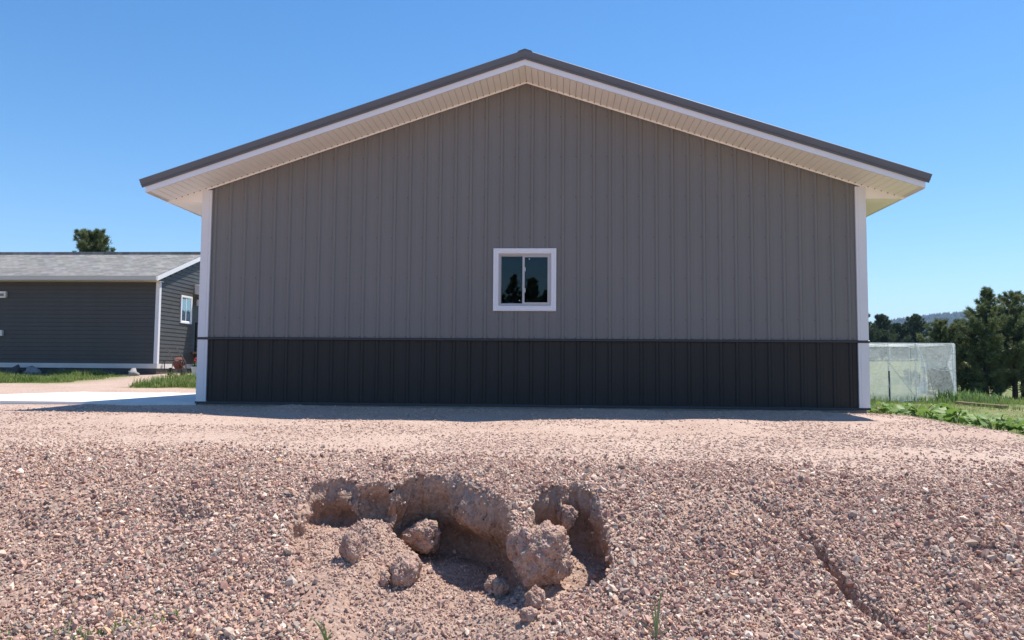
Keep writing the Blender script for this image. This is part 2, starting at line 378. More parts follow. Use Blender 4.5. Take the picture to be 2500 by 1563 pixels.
def H(x, y, full=False):
    shp = np.shape(x)
    x = np.asarray(x, float).ravel(); y = np.asarray(y, float).ravel()
    z = S0(x, y)
    near = sstep(60, 14, np.abs(y)+np.abs(x-5)*.5)
    slope = sstep(-4.8, -5.6, y)*sstep(-10, -8, y)
    z = z + near*(.012*fbm(x*1.1, y*1.1, 0, 3, 4) + .010*fbm(x*.35, y*.5, 0, 9, 3))
    z = z + slope*(.030*fbm(x*1.3+.3*y, y*.55, 0, 21, 3) + .014*fbm(x*4.0, y*2.4, 0, 31, 3))
    # crest wobble, shadow-edge undulation in the yard, raked swell by the wall
    z = z + .02*np.exp(-((y+2.3)/.7)**2)*fbm(x*1.1, y*.4, 0, 41, 2)*(np.abs(x-5) < 12)
    z = z + .035*np.exp(-((y+.35)/.3)**2)*np.clip(fbm(x*1.2, 0*x, 0, 47, 2)+.1, 0, 1)*((x > -.2) & (x < 10.0))
    # erosion rill on the right part of the bank
    rill = np.array([(6.76, -5.64), (6.89, -5.78), (6.96, -5.88), (7.06, -6.11), (7.08, -6.24), (7.13, -6.52), (7.29, -6.87)])
    dep = np.array([.02, .05, .03, .07, .10, .085, .02]); best = np.full(x.shape, 9.); dd = np.zeros(x.shape)
    for i in range(len(rill)-1):
        a, b = rill[i], rill[i+1]; ab = b-a
        t = np.clip(((x-a[0])*ab[0]+(y-a[1])*ab[1])/(ab@ab), 0, 1)
        d = np.hypot(x-a[0]-t*ab[0], y-a[1]-t*ab[1]); m = d < best
        best = np.where(m, d, best); dd = np.where(m, dep[i]*(1-t)+dep[i+1]*t, dd)
    z = z - 1.25*dd*np.exp(-(best/.038)**2); gul = dd*np.exp(-(best/.04)**2)
    for cx, cy, rx, ry, d in ((2.73, -5.89, 0.28, 0.1, 0.06), (8.07, -6.28, 0.1, 0.4, 0.035), (8.56, -5.93, 0.09, 0.35, 0.03), (7.68, -6.58, 0.08, 0.35, 0.03), (6.31, -6.19, 0.08, 0.35, 0.025), (1.7, -6.02, 0.25, 0.12, 0.04), (8.28, -6.62, 0.3, 0.05, 0.03)):
        z = z - 1.5*d*np.exp(-((x-cx)/rx)**2-((y-cy)/ry)**2)
    bank_gap_shade = .55*sstep(-4.9, -5.9, y)*sstep(-14, -9, y)  # darker red-brown soil over the bank, painting shade into gaps between stones
    frac = np.ones(x.shape); dx = np.zeros(x.shape); dy = np.zeros(x.shape); wall = np.zeros(x.shape)
    b = (x > 3.2) & (x < 6.2) & (y > -8.4) & (y < -4.9)
    if b.any():
        xb, yb, zb = x[b], y[b], z[b]
        sd, out, F = pit(xb, yb)
        front = sstep(-6.25, -6.65, yb)
        sd = sd + (.022*fbm(xb*7, yb*7, 0, 55, 3)+.012*fbm(xb*22, yb*22, 0, 58, 2))*(1-.5*front)
        F = np.minimum(F + .03*fbm(xb*4, yb*4, 0, 61, 3) + .010*fbm(xb*17, yb*17, 0, 65, 2), zb-.0)
        lf = sstep(3.9, 3.6, xb)*sstep(-6.05, -6.35, yb)
        wid = .115 + .30*np.maximum(front, lf)
        fr = np.clip((sd+wid)/(wid+.012), 0, 1)
        fr = fr*fr*(3-2*fr)*.55+fr*.45
        frac[b] = fr
        z[b] = F+(zb-F)*fr
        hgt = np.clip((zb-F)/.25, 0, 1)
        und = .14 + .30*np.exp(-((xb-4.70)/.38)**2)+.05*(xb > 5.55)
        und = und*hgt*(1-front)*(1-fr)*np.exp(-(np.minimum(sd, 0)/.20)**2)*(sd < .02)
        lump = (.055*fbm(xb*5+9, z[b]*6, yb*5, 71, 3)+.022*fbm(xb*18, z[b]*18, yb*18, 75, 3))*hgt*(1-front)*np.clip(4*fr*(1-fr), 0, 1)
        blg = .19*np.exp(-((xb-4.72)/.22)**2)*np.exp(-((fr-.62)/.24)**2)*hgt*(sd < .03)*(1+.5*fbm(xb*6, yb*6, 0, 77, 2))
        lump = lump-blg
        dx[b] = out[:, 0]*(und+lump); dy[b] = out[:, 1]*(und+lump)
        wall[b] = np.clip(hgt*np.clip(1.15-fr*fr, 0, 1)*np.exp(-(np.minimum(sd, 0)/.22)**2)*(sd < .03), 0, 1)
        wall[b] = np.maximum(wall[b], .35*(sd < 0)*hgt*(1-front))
    wall = np.maximum(wall, bank_gap_shade+np.clip(gul*6, 0, .4))
    if full: return [q.reshape(shp) for q in (z, frac, dx, dy, wall)]
    return z.reshape(shp)

def grass_mask(x, y):
    """where the lawn grows: right of the gravel yard and the strips before the house"""
    e = .25*fbm(x*1.5, y*1.5, 0, 81, 3)
    r = sstep(10.0, 10.5, x+e)*sstep(-9, -6, y) + sstep(14.5, 16, y)
    l1 = sstep(7.0, 7.6, y+e-.25*np.clip(x+6.9, 0, 9)*2)*sstep(11.4, 10.9, y)*sstep(-6.9, -7.5, x+e)
    l2 = sstep(-5.3, -4.9, x+e-.18*(8.5-y))*sstep(5.7, 6.2, y+e*.5)*sstep(11.5, 11.0, y)*sstep(-2.2, -2.8, x)
    return np.clip(np.maximum(np.maximum(r, l1), l2), 0, 1)
# GROUND-END

def axis(fine, steps, far):
    """coordinates: fine runs [(a,b,step)...] then growing steps out to +-far"""
    c = []
    for a, b, s in fine: c += list(np.arange(a, b, s))
    c.append(fine[-1][1])
    s = steps; v = c[-1]
    while v < far: v += s; c.append(v); s *= 1.22
    s = steps; v = c[0]; lo = []
    while v > -far: v -= s; lo.append(v); s *= 1.22
    return np.array(lo[::-1]+c)

gx = axis([(-2, 1.2, .06), (1.2, 3.4, .022), (3.4, 5.9, .0085), (5.9, 9.6, .022), (9.6, 14, .06)], .1, 4200)
gy = axis([(-8.6, -7.4, .03), (-7.4, -7.0, .02), (-7.0, -5.2, .0085), (-5.2, -4.6, .02), (-4.6, 0, .045), (0, 14, .14)], .1, 4200)
GX, GY = np.meshgrid(gx, gy, indexing='xy')
gz, gfrac, gdx, gdy, gwall = H(GX, GY, True)
nx, ny = len(gx), len(gy)
V = np.stack([GX+gdx, GY+gdy, gz], -1).reshape(-1, 3)
I = np.arange(nx*ny).reshape(ny, nx)
Q = np.stack([I[:-1, :-1], I[:-1, 1:], I[1:, 1:], I[1:, :-1]], -1).reshape(-1, 4)
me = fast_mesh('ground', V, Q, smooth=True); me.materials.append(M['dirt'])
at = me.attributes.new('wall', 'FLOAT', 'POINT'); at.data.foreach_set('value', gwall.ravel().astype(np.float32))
at = me.attributes.new('grass', 'FLOAT', 'POINT'); at.data.foreach_set('value', grass_mask(GX, GY).ravel().astype(np.float32))
ground = put('ground', me); tag(ground, 'pink gravel yard and eroded bank sloping down from the metal shed', 'ground', kind='structure')

# concrete apron left of the shed
poly = [(-.012, .004), (-5.45, .004), (-4.93, 2.48), (-3.63, 7.61), (-3.3, 10.5), (-.012, 10.5)]
b = MB(); b.prism(poly, 2, -.30, -.02)
pad = b.build('concrete_apron', M['pad']); tag(pad, 'pale concrete apron slab beside the left side of the shed', 'pavement', kind='structure')

# ------------------------------------------------------------------ the metal shed
RB = .2286; W = 42.97*RB; APX = 4.911; ZA = 4.811; SL = .3286; OV = .665; OVS = .548; D = 12.2
def top(x): return ZA-SL*abs(x-APX)
shed = thing('metal_shed', (APX, 0, -.05), 'grey metal shed with charcoal lower band, white corner trim and a low gable roof', 'shed')

def rib_profile(x0, x1, ribs):
    pts = [(x0, 0.)]
    for xr in ribs:
        for dx, dy in ((-.031, 0), (-.014, -.019), (.014, -.019), (.031, 0), (.073, 0), (.081, -.003), (.089, 0), (.142, 0), (.150, -.003), (.158, 0)):
            if x0+.002 < xr+dx < x1-.002: pts.append((xr+dx, dy))
    pts.append((x1, 0.)); return pts

def insert_x(pts, xs):
    for xv in xs:
        if pts[0][0] < xv < pts[-1][0] and all(abs(p[0]-xv) > 1e-4 for p in pts):
            for i in range(len(pts)-1):
                if pts[i][0] < xv < pts[i+1][0]:
                    t = (xv-pts[i][0])/(pts[i+1][0]-pts[i][0])
                    pts.insert(i+1, (xv, pts[i][1]*(1-t)+pts[i+1][1]*t)); break
    return pts

WX0, WX1, WZ0, WZ1 = 4.50, 5.30, 1.44, 2.235     # rough opening of the window
ribs = [(.74+i)*RB+.035 for i in range(42)]
edges = [.10]+[ribs[4*k]-.07 for k in range(1, 11)]+[W-.10]
for k in range(11):
    x0, x1 = edges[k], edges[k+1]
    rr = [r for r in ribs if x0-.03 < r < x1+.03]
    pts = insert_x(rib_profile(x0, x1, rr), (APX, WX0, WX1))
    b = MB()
    for (xa, ya), (xb, yb) in zip(pts[:-1], pts[1:]):
        segs = [(.94, None)]
        if xa > WX0-1e-4 and xb < WX1+1e-4: segs = [(.94, WZ0), (WZ1, None)]
        for za, zb in segs:
            ta = top(xa)+.02 if zb is None else zb; tb = top(xb)+.02 if zb is None else zb
            b.add([(xa, ya, za), (xb, yb, za), (xb, yb, tb), (xa, ya, ta)], [(0, 1, 2, 3)])
    b.build('wall_panel', M['steel'], shed)
    pts = rib_profile(x0, x1, rr); b = MB()
    for (xa, ya), (xb, yb) in zip(pts[:-1], pts[1:]):
        b.add([(xa, ya, 0), (xb, yb, 0), (xb, yb, .93), (xa, ya, .93)], [(0, 1, 2, 3)])
    b.build('wainscot_panel', M['steel_dark'], shed)

# screws
b = MB()
def screw(x, z, r=.0085):
    n = 6; V = []
    for y, q in ((-.0005, r), (-.006, r*.8)):
        V += [(x+q*math.cos(a*math.pi/3), y, z+q*math.sin(a*math.pi/3)) for a in range(n)]
    b.add(V, [(i, (i+1) % n, n+(i+1) % n, n+i) for i in range(n)]+[tuple(range(n, 2*n))])
for i, xr in enumerate(ribs):
    for z in (1.2555, 1.86, 2.465, 3.07, 3.675, 4.28):
        xs = xr-.040
        if xs < .17 or z > top(xs)-.08 or (WX0-.08 < xs < WX1+.08 and WZ0-.08 < z < WZ1+.08): continue
        screw(xs+random.uniform(-.004, .004), z+random.uniform(-.004, .004))
    for s in (-.042, .042):
        if .17 < xr+s < W-.17: screw(xr+s, .985+random.uniform(-.003, .003), .0075)
    if .2 < xr < W-.2:
        screw(xr-.04, top(xr)-.045, .006)
tag(b.build('fastener_screws', M['screw'], shed), kind='stuff')

# trims on the gable wall
def L_trim(xa, xb, z0, z1, s):
    """stepped corner trim; s=+1 right corner, -1 left corner"""
    o = MB(); inner, outer = (xa, xb) if s > 0 else (xb, xa)
    prof = [(inner, -.001), (inner, -.030), (inner+s*.026, -.030), (inner+s*.030, -.026), (inner+s*.036, -.026), (inner+s*.040, -.031), (outer, -.031), (outer, .16), (outer-s*.012, .16), (outer-s*.012, -.001)]
    o.prism(prof, 2, z0, z1); return o
for s, xa, xb in ((-1, -.004, .146), (1, W-.146, W+.004)):
    xi = .07 if s < 0 else W-.07
    L_trim(xa, xb, .962, top(xi)+.0 if False else top(xb if s > 0 else xa)+.0, s).build('corner_trim', M['trim_white'], shed)
    L_trim(xa, xb, .004, .927, s).build('corner_trim', M['trim_white'], shed)
b = MB(); b.prism([(-.034, .928), (-.042, .934), (-.042, .958), (-.030, .966), (-.003, .966), (-.003, .928)], 0, -.010, W+.010)
b.build('belt_trim', M['trim_dark'], shed)
b = MB(); b.prism([(-.003, .004), (-.034, .004), (-.040, -.024), (-.034, -.028), (-.003, -.028)], 0, -.010, W+.010)
b.build('base_trim', M['trim_dark'], shed)
b = MB(); b.box(.03, W-.03, .012, D-.03, -.42, -.004)
b.build('foundation', M['concrete'], shed)

# side and back walls
def side_panel(x, s, y0, y1, z0, z1, m, name):
    pts = rib_profile(y0, y1, [y0+.07+RB*k for k in range(4)]); o = MB()
    for (ya, da), (yb, db) in zip(pts[:-1], pts[1:]):
        o.add([(x-s*da, ya, z0), (x-s*db, yb, z0), (x-s*db, yb, z1), (x-s*da, ya, z1)], [(0, 1, 2, 3)])
    return o
for s, x in ((-1, 0.012), (1, W-.012)):
    b1 = side_panel(x, s, 0, .9144, .94, 3.03, 0, ''); b2 = side_panel(x, s, 0, .9144, 0, .93, 0, '')
    m1 = m2 = None
    for k in range(13):
        y0 = .165+k*.9144
        if k == 0:
            o1 = b1.build('wall_panel', M['steel'], shed, origin=(APX, 0, -.05)); m1 = o1.data
            o2 = b2.build('wainscot_panel', M['steel_dark'], shed, origin=(APX, 0, -.05)); m2 = o2.data
        else:
            o1 = put('wall_panel', m1, shed, (APX, 0, -.05)); o2 = put('wainscot_panel', m2, shed, (APX, 0, -.05))
        o1.location.y = o2.location.y = y0
    bb = MB(); xx = x+s*.025; bb.box(min(x, xx), max(x, xx), .165, D, .930, .964); bb.build('belt_trim', M['trim_dark'], shed)
b = MB(); b.prism([(0.02, 0), (W-.02, 0), (W-.02, top(W)-.02), (APX, ZA-.02), (.02, top(0)-.02)], 1, D-.05, D)
b.build('back_wall', M['steel'], shed)

# roof: panels, rake trim, fascia, soffit
zr = .19
n_pan = 15; pw = (D+2*OV)/n_pan
for s in (-1, 1):
    xe = -OVS-.03 if s < 0 else W+OVS+.03
    base = MB(); prof = rib_profile(0, pw, [pw*(j+.5)/4 for j in range(4)])
    for (ya, da), (yb, db) in zip(prof[:-1], prof[1:]):
        for lo in (0, -.012):
            V = [(APX, ya-OV, ZA+zr-da+lo), (APX, yb-OV, ZA+zr-db+lo), (xe, yb-OV, top(xe)+zr-db+lo), (xe, ya-OV, top(xe)+zr-da+lo)]
            base.add(V, [(0, 1, 2, 3)] if lo == 0 else [(3, 2, 1, 0)])
    o0 = base.build('roof_panel', M['roof_metal'], shed)
    for k in range(1, n_pan):
        o = put('roof_panel', o0.data, shed, (APX, 0, -.05)); o.location.y = k*pw
    # roof deck (closes the attic) between soffit level and the panels
    d = MB(); d.add([(APX, -OV+.03, ZA+zr-.03), (APX, D+OV-.03, ZA+zr-.03), (xe-s*.05, D+OV-.03, top(xe-s*.05)+zr-.03), (xe-s*.05, -OV+.03, top(xe-s*.05)+zr-.03)], [(0, 1, 2, 3)])
    d.build('roof_deck', M['interior'], shed)

def along_rake(prof, s, x_end, name, m, skew=0.):
    """profile of (y, dz) points swept from the apex down the rake; skew tilts the end cut"""
    b = MB(); n = len(prof); V = []
    for e in (0, 1):
        for y, dz in prof:
            x = APX if e == 0 else x_end+s*skew*dz
            V.append((x, y, top(x)+dz))
    b.add(V, [(i, (i+1) % n, n+(i+1) % n, n+i) for i in range(n)]+[tuple(range(n, 2*n)), tuple(range(n-1, -1, -1))])
    return b.build(name, m, shed)
for s in (-1, 1):
    xe = APX+s*(APX+OVS) if s < 0 else W+OVS
    along_rake([(-OV, 0), (-OV, .088), (-OV+.02, .088), (-OV+.02, 0)], s, xe, 'rake_fascia', M['fascia'])
    along_rake([(-OV-.004, .082), (-OV-.020, .080), (-OV-.024, .086), (-OV-.020, .112), (-OV-.032, .118), (-OV-.034, .130), (-OV-.026, .136),
                (-OV-.034, .206), (-OV-.02, .216), (-OV+.06, .218), (-OV+.06, .192), (-OV-.004, .190)], s, xe+s*.012, 'rake_trim', M['roof_metal'], .33)
# ridge cap
b = MB(); rw = .105
V = []
for y in (-OV-.035, D+OV+.035):
    for x, dz in ((APX-rw, .208), (APX-rw+.010, .224), (APX, .226), (APX+rw-.010, .224), (APX+rw, .208), (APX, .212)): V.append((x, y, top(x)+dz))
b.add(V, [(i, (i+1) % 6, 6+(i+1) % 6, 6+i) for i in range(6)]+[(5, 4, 3, 2, 1, 0), tuple(range(6, 12))])
b.build('ridge_cap', M['roof_metal'], shed)

# soffit boards under the gable overhang
pitch = .0915
nb = MB()
for s in (-1, 1):
    xe = -OVS if s < 0 else W+OVS
    backer = MB(); g = .004
    backer.add([(APX, -OV+.022, ZA+.012), (APX, -.0, ZA+.012), (xe, 0, top(xe)+.012), (xe, -OV+.022, top(xe)+.012)], [(0, 1, 2, 3)])
    backer.build('soffit_channel', M['soffit_back'], shed)
    shared = None; n = int(abs(xe-APX-s*.02)/pitch)
    for k in range(n):
        x0 = APX+s*k*pitch; xa, xb = x0+s*g*.5, x0+s*(pitch-g*.5)
        if shared is None:
            q = MB(); V = []
            for xx, dz in ((xa, .008), (xa+s*.004, 0), (xb-s*.004, 0), (xb, .008)):
                for y in (-OV+.021, -.034): V.append((xx, y, top(xx)+dz))
            q.add(V, [(0, 1, 3, 2), (2, 3, 5, 4), (4, 5, 7, 6)])
            o = q.build('soffit_board', M['soffit'], shed); shared = o.data
        else:
            o = put('soffit_board', shared, shed, (APX, 0, -.05)); o.location.x += s*k*pitch; o.location.z -= SL*k*pitch
        xn = x0+s*.004; zn = top(xn)-.003
        nb.box(xn-.006, xn+.006, -.056, -.044, zn-.004, zn+.006)
    along_rake([(-.040, -.006), (-.040, .012), (-.022, .012), (-.022, -.022), (-.026, -.022), (-.027, -.006)], s, xe if s < 0 else xe, 'soffit_trim', M['soffit'])
    # closing board at the eave end
    q = MB(); xa, xb = xe-s*.012, xe
    q.prism([(-OV+.021, top(xe)-.004), (-.02, top(xe)-.004), (-.02, top(xe)+.09), (-OV+.021, top(xe)+.09)], 0, min(xa, xb), max(xa, xb))
    q.build('eave_end_cap', M['fascia'], shed)
tag(nb.build('soffit_nails', M['nail'], shed), kind='stuff')

# eaves: fascia, flat soffit boards, triangular closer
for s, xw in ((-1, 0.0), (1, W)):
    xe = xw+s*OVS; ze = top(xe)
    q = MB(); q.box(min(xe, xe-s*.018), max(xe, xe-s*.018), -.018, D+OV, ze-.004, ze+.13); q.build('eave_fascia', M['fascia'], shed)
    q = MB(); q.box(min(xe, xe+s*.03), max(xe, xe+s*.03), -OV, D+OV, ze+.135, ze+.16); q.build('eave_drip', M['roof_metal'], shed)
    q = MB(); x1 = xw+s*.006
    q.prism([(xe-s*.02, ze+.005), (x1, ze+.005), (x1, top(x1)+.005)], 1, -.016, -.004); q.build('eave_closer', M['soffit'], shed)
    shared = None
    for k in range(130):
        y0 = -.002+k*.0935
        if shared is None:
            q = MB(); a0, a1 = min(xe-s*.019, xw+s*.02), max(xe-s*.019, xw+s*.02)
            q.add([(a0, y0+.002, ze+.010), (a1, y0+.002, ze+.010), (a1, y0+.008, ze+.002), (a0, y0+.008, ze+.002),
                   (a1, y0+.086, ze+.002), (a0, y0+.086, ze+.002), (a1, y0+.0915, ze+.010), (a0, y0+.0915, ze+.010)],
                  [(0, 1, 2, 3), (3, 2, 4, 5), (5, 4, 6, 7)])
            o = q.build('eave_soffit_board', M['soffit'], shed); shared = o.data
        else:
            o = put('eave_soffit_board', shared, shed, (APX, 0, -.05)); o.location.y += k*.0935
    q = MB(); q.add([(xe-s*.01, 0, ze+.0115), (xw, 0, ze+.0115), (xw, D, ze+.0115), (xe-s*.01, D, ze+.0115)], [(0, 1, 2, 3)]); q.build('eave_soffit_channel', M['soffit_back'], shed)
q = MB(); q.box(.05, W-.05, .05, D-.06, .001, .004); q.build('floor_slab', M['interior'], shed)

# window
win = put('window', None, shed, (4.90, 0, 1.84)); win.empty_display_size = .1
def ring(x0, x1, z0, z1, prof, name, m, par):
    """picture frame: prof = closed list of (inset from outer edge, y)"""
    b = MB(); n = len(prof); V = []
    for cx, cz, sx, sz in ((x0, z0, 1, 1), (x1, z0, -1, 1), (x1, z1, -1, -1), (x0, z1, 1, -1)):
        for i, y in prof: V.append((cx+sx*i, y, cz+sz*i))
    F = []
    for c in range(4):
        d = (c+1) % 4
        F += [(c*n+k, d*n+k, d*n+(k+1) % n, c*n+(k+1) % n) for k in range(n)]
    b.add(V, F); return b.build(name, m, par)
ring(4.438, 5.366, 1.372, 2.300, [(0, -.004), (0, -.030), (.012, -.036), (.026, -.036), (.032, -.028), (.046, -.026), (.052, -.034), (.068, -.034), (.080, -.020), (.083, .06), (.06, .06), (.06, -.004)], 'casing', M['vinyl'], win)
ring(4.521, 5.283, 1.455, 2.217, [(0, -.012), (.012, -.012), (.014, .0), (.022, .0), (.022, .05), (0, .05)], 'frame', M['alum'], win)
ls = ring(4.535, 4.895, 1.470, 2.203, [(0, .020), (.012, .016), (.018, .020), (.018, .036), (0, .036)], 'fixed_sash', M['alum'], win)
rs = ring(4.868, 5.270, 1.470, 2.203, [(0, -.004), (.026, -.008), (.032, -.002), (.032, .012), (0, .012)], 'sliding_sash', M['alum'], win)
b = MB(); b.box(4.551, 4.88, .026, .030, 1.486, 2.187); b.build('pane', M['glass'], ls)
b = MB(); b.box(4.898, 5.240, .002, .006, 1.500, 2.173); b.build('pane', M['glass'], rs)
for x, z, y, r, par in ((4.968, 2.145, .0, .009, rs), (4.825, 1.532, .024, .008, ls)):
    b = MB(); V = [(x+r*math.cos(a*math.pi/5), y, z+r*math.sin(a*math.pi/5)) for a in range(10)]
    b.add(V+[(v[0], y-.001, v[2]) for v in V], [tuple(range(10)), tuple(range(19, 9, -1))]+[(i, (i+1) % 10, 10+(i+1) % 10, 10+i) for i in range(10)])
    b.build('sticker', M['sticker'], par)
for z in (1.99, 1.68):
    b = MB(); b.box(4.902, 4.912, -.018, -.009, z-.03, z+.03); b.build('latch', M['vinyl'], rs)

# ------------------------------------------------------------------ neighbouring house
HX, HY = -6.9, 11.75; HB = 18.45; XL = -20.
house = thing('neighbour_house', (-12, HY, .25), 'charcoal lap-sided single-storey house with grey shingle roof and white trim', 'house')
EY, EZ, HS = 11.32, 3.27, .362; RY = 14.55
def hz(y): return EZ+HS*(min(y, 2*RY-y)-EY)
nC = 20; ex = .1265; Z0 = .60
def board_front():
    b = MB(); b.prism([(HY, Z0), (HY-.020, Z0), (HY-.017, Z0+.010), (HY-.003, Z0+ex), (HY, Z0+ex)], 0, XL, HX-.0); return b
b0 = board_front().build('siding_board', M['sid'], house)
for k in range(1, nC):
    o = put('siding_board', b0.data, house, (-12, HY, .25)); o.location.z += k*ex
# gable boards
for k in range(34):
    z0 = Z0+k*ex
    if z0 > hz(RY)-.22: break
    ym = max(HY+.0, EY+(z0+ex+.16-EZ)/HS)
    if ym > RY-.05: break
    b = MB(); b.prism([(HX, z0), (HX+.020, z0), (HX+.017, z0+.010), (HX+.003, z0+ex), (HX, z0+ex)], 1, ym, 2*RY-ym)
    b.build('siding_board', M['sid'], house)
b = MB(); b.prism([(HY+.004, .3), (HY+.004, 3.1), (RY, hz(RY)-.14), (2*RY-HY, 3.1), (2*RY-HY, .3)], 0, XL, HX-.004); b.build('wall_core', M['sid'], house)
b = MB(); b.box(HX-.085, HX+.03, HY-.03, HY+.085, Z0-.0, 3.12); b.build('corner_trim', M['trim_white'], house)
b = MB(); b.box(XL, HX+.035, HY-.035, HY-.003, .455, .598); b.build('skirt_board', M['skirt'], house)
b = MB(); b.box(HX+.003, HX+.035, HY-.002, 2*RY-HY, .455, .598); b.build('skirt_board', M['skirt'], house)
b = MB(); b.box(XL, HX-.02, HY+.02, 2*RY-HY-.02, -.2, .46); b.build('foundation', M['brown_found'], house)
# roof
RX = HX+.16
roof = MB()
for a, bb in ((EY, RY), (2*RY-EY, RY)):
    roof.add([(XL, a, EZ), (RX, a, EZ), (RX, bb, hz(RY)), (XL, bb, hz(RY))], [(0, 1, 2, 3) if a < bb else (3, 2, 1, 0)])
ro = roof.build('roof', M['shingle'], house)
b = MB(); b.box(XL, RX-.02, RY-.16, RY+.16, hz(RY)-.06, hz(RY)+.035); b.build('ridge_shingles', M['shingle'], ro)
b = MB(); b.box(XL, RX, EY-.075, EY+.0, EZ-.135, EZ-.01); b.build('gutter', M['gutter'], ro)
b = MB(); b.box(XL, RX-.02, EY+.004, HY+.004, EZ-.150, EZ-.138); b.build('soffit', M['gutter'], ro)
for sgn in (1, -1):
    b = MB(); ya = EY if sgn > 0 else 2*RY-EY
    b.prism([(ya, EZ-.155), (RY, hz(RY)-.155), (RY, hz(RY)-.012), (ya, EZ-.012)], 0, RX-.02, RX+.004); b.build('rake_board', M['trim_white'], ro)
    b = MB(); b.prism([(ya, EZ-.150), (RY, hz(RY)-.150), (RY, hz(RY)-.13), (ya, EZ-.13)], 0, HX, RX-.021); b.build('rake_soffit', M['gutter'], ro)
# gable window
gw = put('window', None, house, (HX, 13.45, 2.4)); gw.empty_display_size = .1
def ringx(y0, y1, z0, z1, prof, name, m, par):
    b = MB(); n = len(prof); V = []
    for cy, cz, sy, sz in ((y0, z0, 1, 1), (y1, z0, -1, 1), (y1, z1, -1, -1), (y0, z1, 1, -1)):
        for i, x in prof: V.append((x, cy+sy*i, cz+sz*i))
    F = [(c*n+k, ((c+1) % 4)*n+k, ((c+1) % 4)*n+(k+1) % n, c*n+(k+1) % n) for c in range(4) for k in range(n)]
    b.add(V, F); return b.build(name, m, par)
ringx(13.10, 13.86, 1.94, 2.86, [(0, HX+.004), (0, HX+.045), (.06, HX+.045), (.08, HX+.028), (.08, HX+.004)], 'frame', M['vinyl'], gw)
b = MB(); b.box(HX+.021, HX+.026, 13.17, 13.79, 2.01, 2.79); b.build('pane', glass_mat('house_glass', (.02, .03, .03), 4.5), gw)
b = MB(); b.box(HX+.022, HX+.030, 13.45, 13.48, 2.01, 2.79); b.build('meeting_rail', M['vinyl'], gw)
# wall boxes on the long side, porch on the gable
for xa, xb, za, zb in ((-12.02, -11.77, 2.62, 2.82), (-12.12, -11.83, 1.43, 1.61)):
    v = MB(); v.box(xa, xb, HY-.10, HY-.012, za, zb); vo = v.build('vent_box', M['pot'], house)
    v = MB(); v.box(xa+.04, xb-.06, HY-.108, HY-.101, za+.05, zb-.07); v.build('vent_slot', M['greypole'], vo)
b = MB(); b.prism([(HX, 3.32), (HX+1.15, 3.02), (HX+1.15, 2.94), (HX, 2.98)], 1, 14.05, 15.6); b.build('porch_awning', M['pot'], house)
b = MB(); b.box(HX, HX+.12, 14.22, 14.36, 2.60, 2.80); b.build('wall_light', M['pot'], house)
b = MB(); b.box(HX+.03, HX+1.2, 14.0, 15.7, .95, 1.02); b.build('porch_deck', M['wood'], house)
for x, y in ((HX+1.15, 14.05), (HX+.62, 14.05), (HX+.12, 14.05), (HX+1.15, 15.6)):
    b = MB(); b.box(x-.035, x+.035, y-.035, y+.035, .2, 2.02); b.build('porch_post', M['black'], house)
for z in (1.98, 1.55, 1.2):
    b = MB(); b.box(HX+.1, HX+1.15, 14.03, 14.07, z-.02, z+.02); b.build('porch_rail', M['black'], house)
sp = MB(); sp.tube([(HX+.02, 12.05, .62), (HX+.10, 12.05, .62), (HX+.10, 12.05, .40)], .014, 6); sp.tube([(HX+.10, 11.99, .68), (HX+.10, 12.11, .68)], .018, 6); sp.tube([(HX+.10, 12.05, .62), (HX+.10, 12.05, .68)], .012, 6)
sp.build('spigot', M['black'], house)

# hose reel cart
c0 = np.array([-5.95, 11.15, float(H(-5.95, 11.15))])
cart = thing('hose_reel_cart', c0, 'two-wheeled hose reel cart with wound brown hose by the house corner', 'hose cart')
for dx in (-.20, .20):
    w = MB(); pr = [(.0, -.03), (.085, -.03), (.125, -.022), (.125, .022), (.085, .03), (.0, .03)]
    n = 16; V = []
    for r, t in pr:
        for k in range(n): V.append((c0[0]+dx+t, c0[1]+r*math.cos(2*math.pi*k/n), c0[2]+.125+r*math.sin(2*math.pi*k/n)))
    w.add(V, [(i*n+k, i*n+(k+1) % n, (i+1)*n+(k+1) % n, (i+1)*n+k) for i in range(5) for k in range(n)])
    wo = w.build('wheel', M['tyre'], cart)
for dx in (-.16, .16):
    f = MB(); f.tube([c0+(dx, -.02, .12), c0+(dx, .12, .05), c0+(dx, .30, .02)], .012); f.tube([c0+(dx, .30, .02), c0+(dx, .22, .40), c0+(dx, .02, .55), c0+(dx-.08, -.22, .84)], .018)
    f.tube([c0+(dx, 0, .125), c0+(dx, .05, .35), c0+(dx, .12, .50)], .011); f.build('side_frame', M['greypole'], cart)
f = MB(); f.tube([c0+(-.24, -.22, .84), c0+(.08, -.22, .84)], .018); f.build('handle', M['greypole'], cart)
f = MB(); f.tube([c0+(-.20, 0, .125), c0+(.20, 0, .125)], .01); f.build('axle', M['greypole'], cart)
hc = c0+(0.02, .10, .38)
for k, (xx, rr) in enumerate(((-.10, .11), (-.06, .15), (-.02, .16), (.02, .16), (.06, .15), (.10, .11))):
    f = MB(); f.tube([hc+(xx+.012*math.sin(3*a), rr*math.cos(a), rr*math.sin(a)) for a in np.linspace(0, 2*math.pi, 19)], .032, 6); f.build('hose_coil', M['rust'], cart)

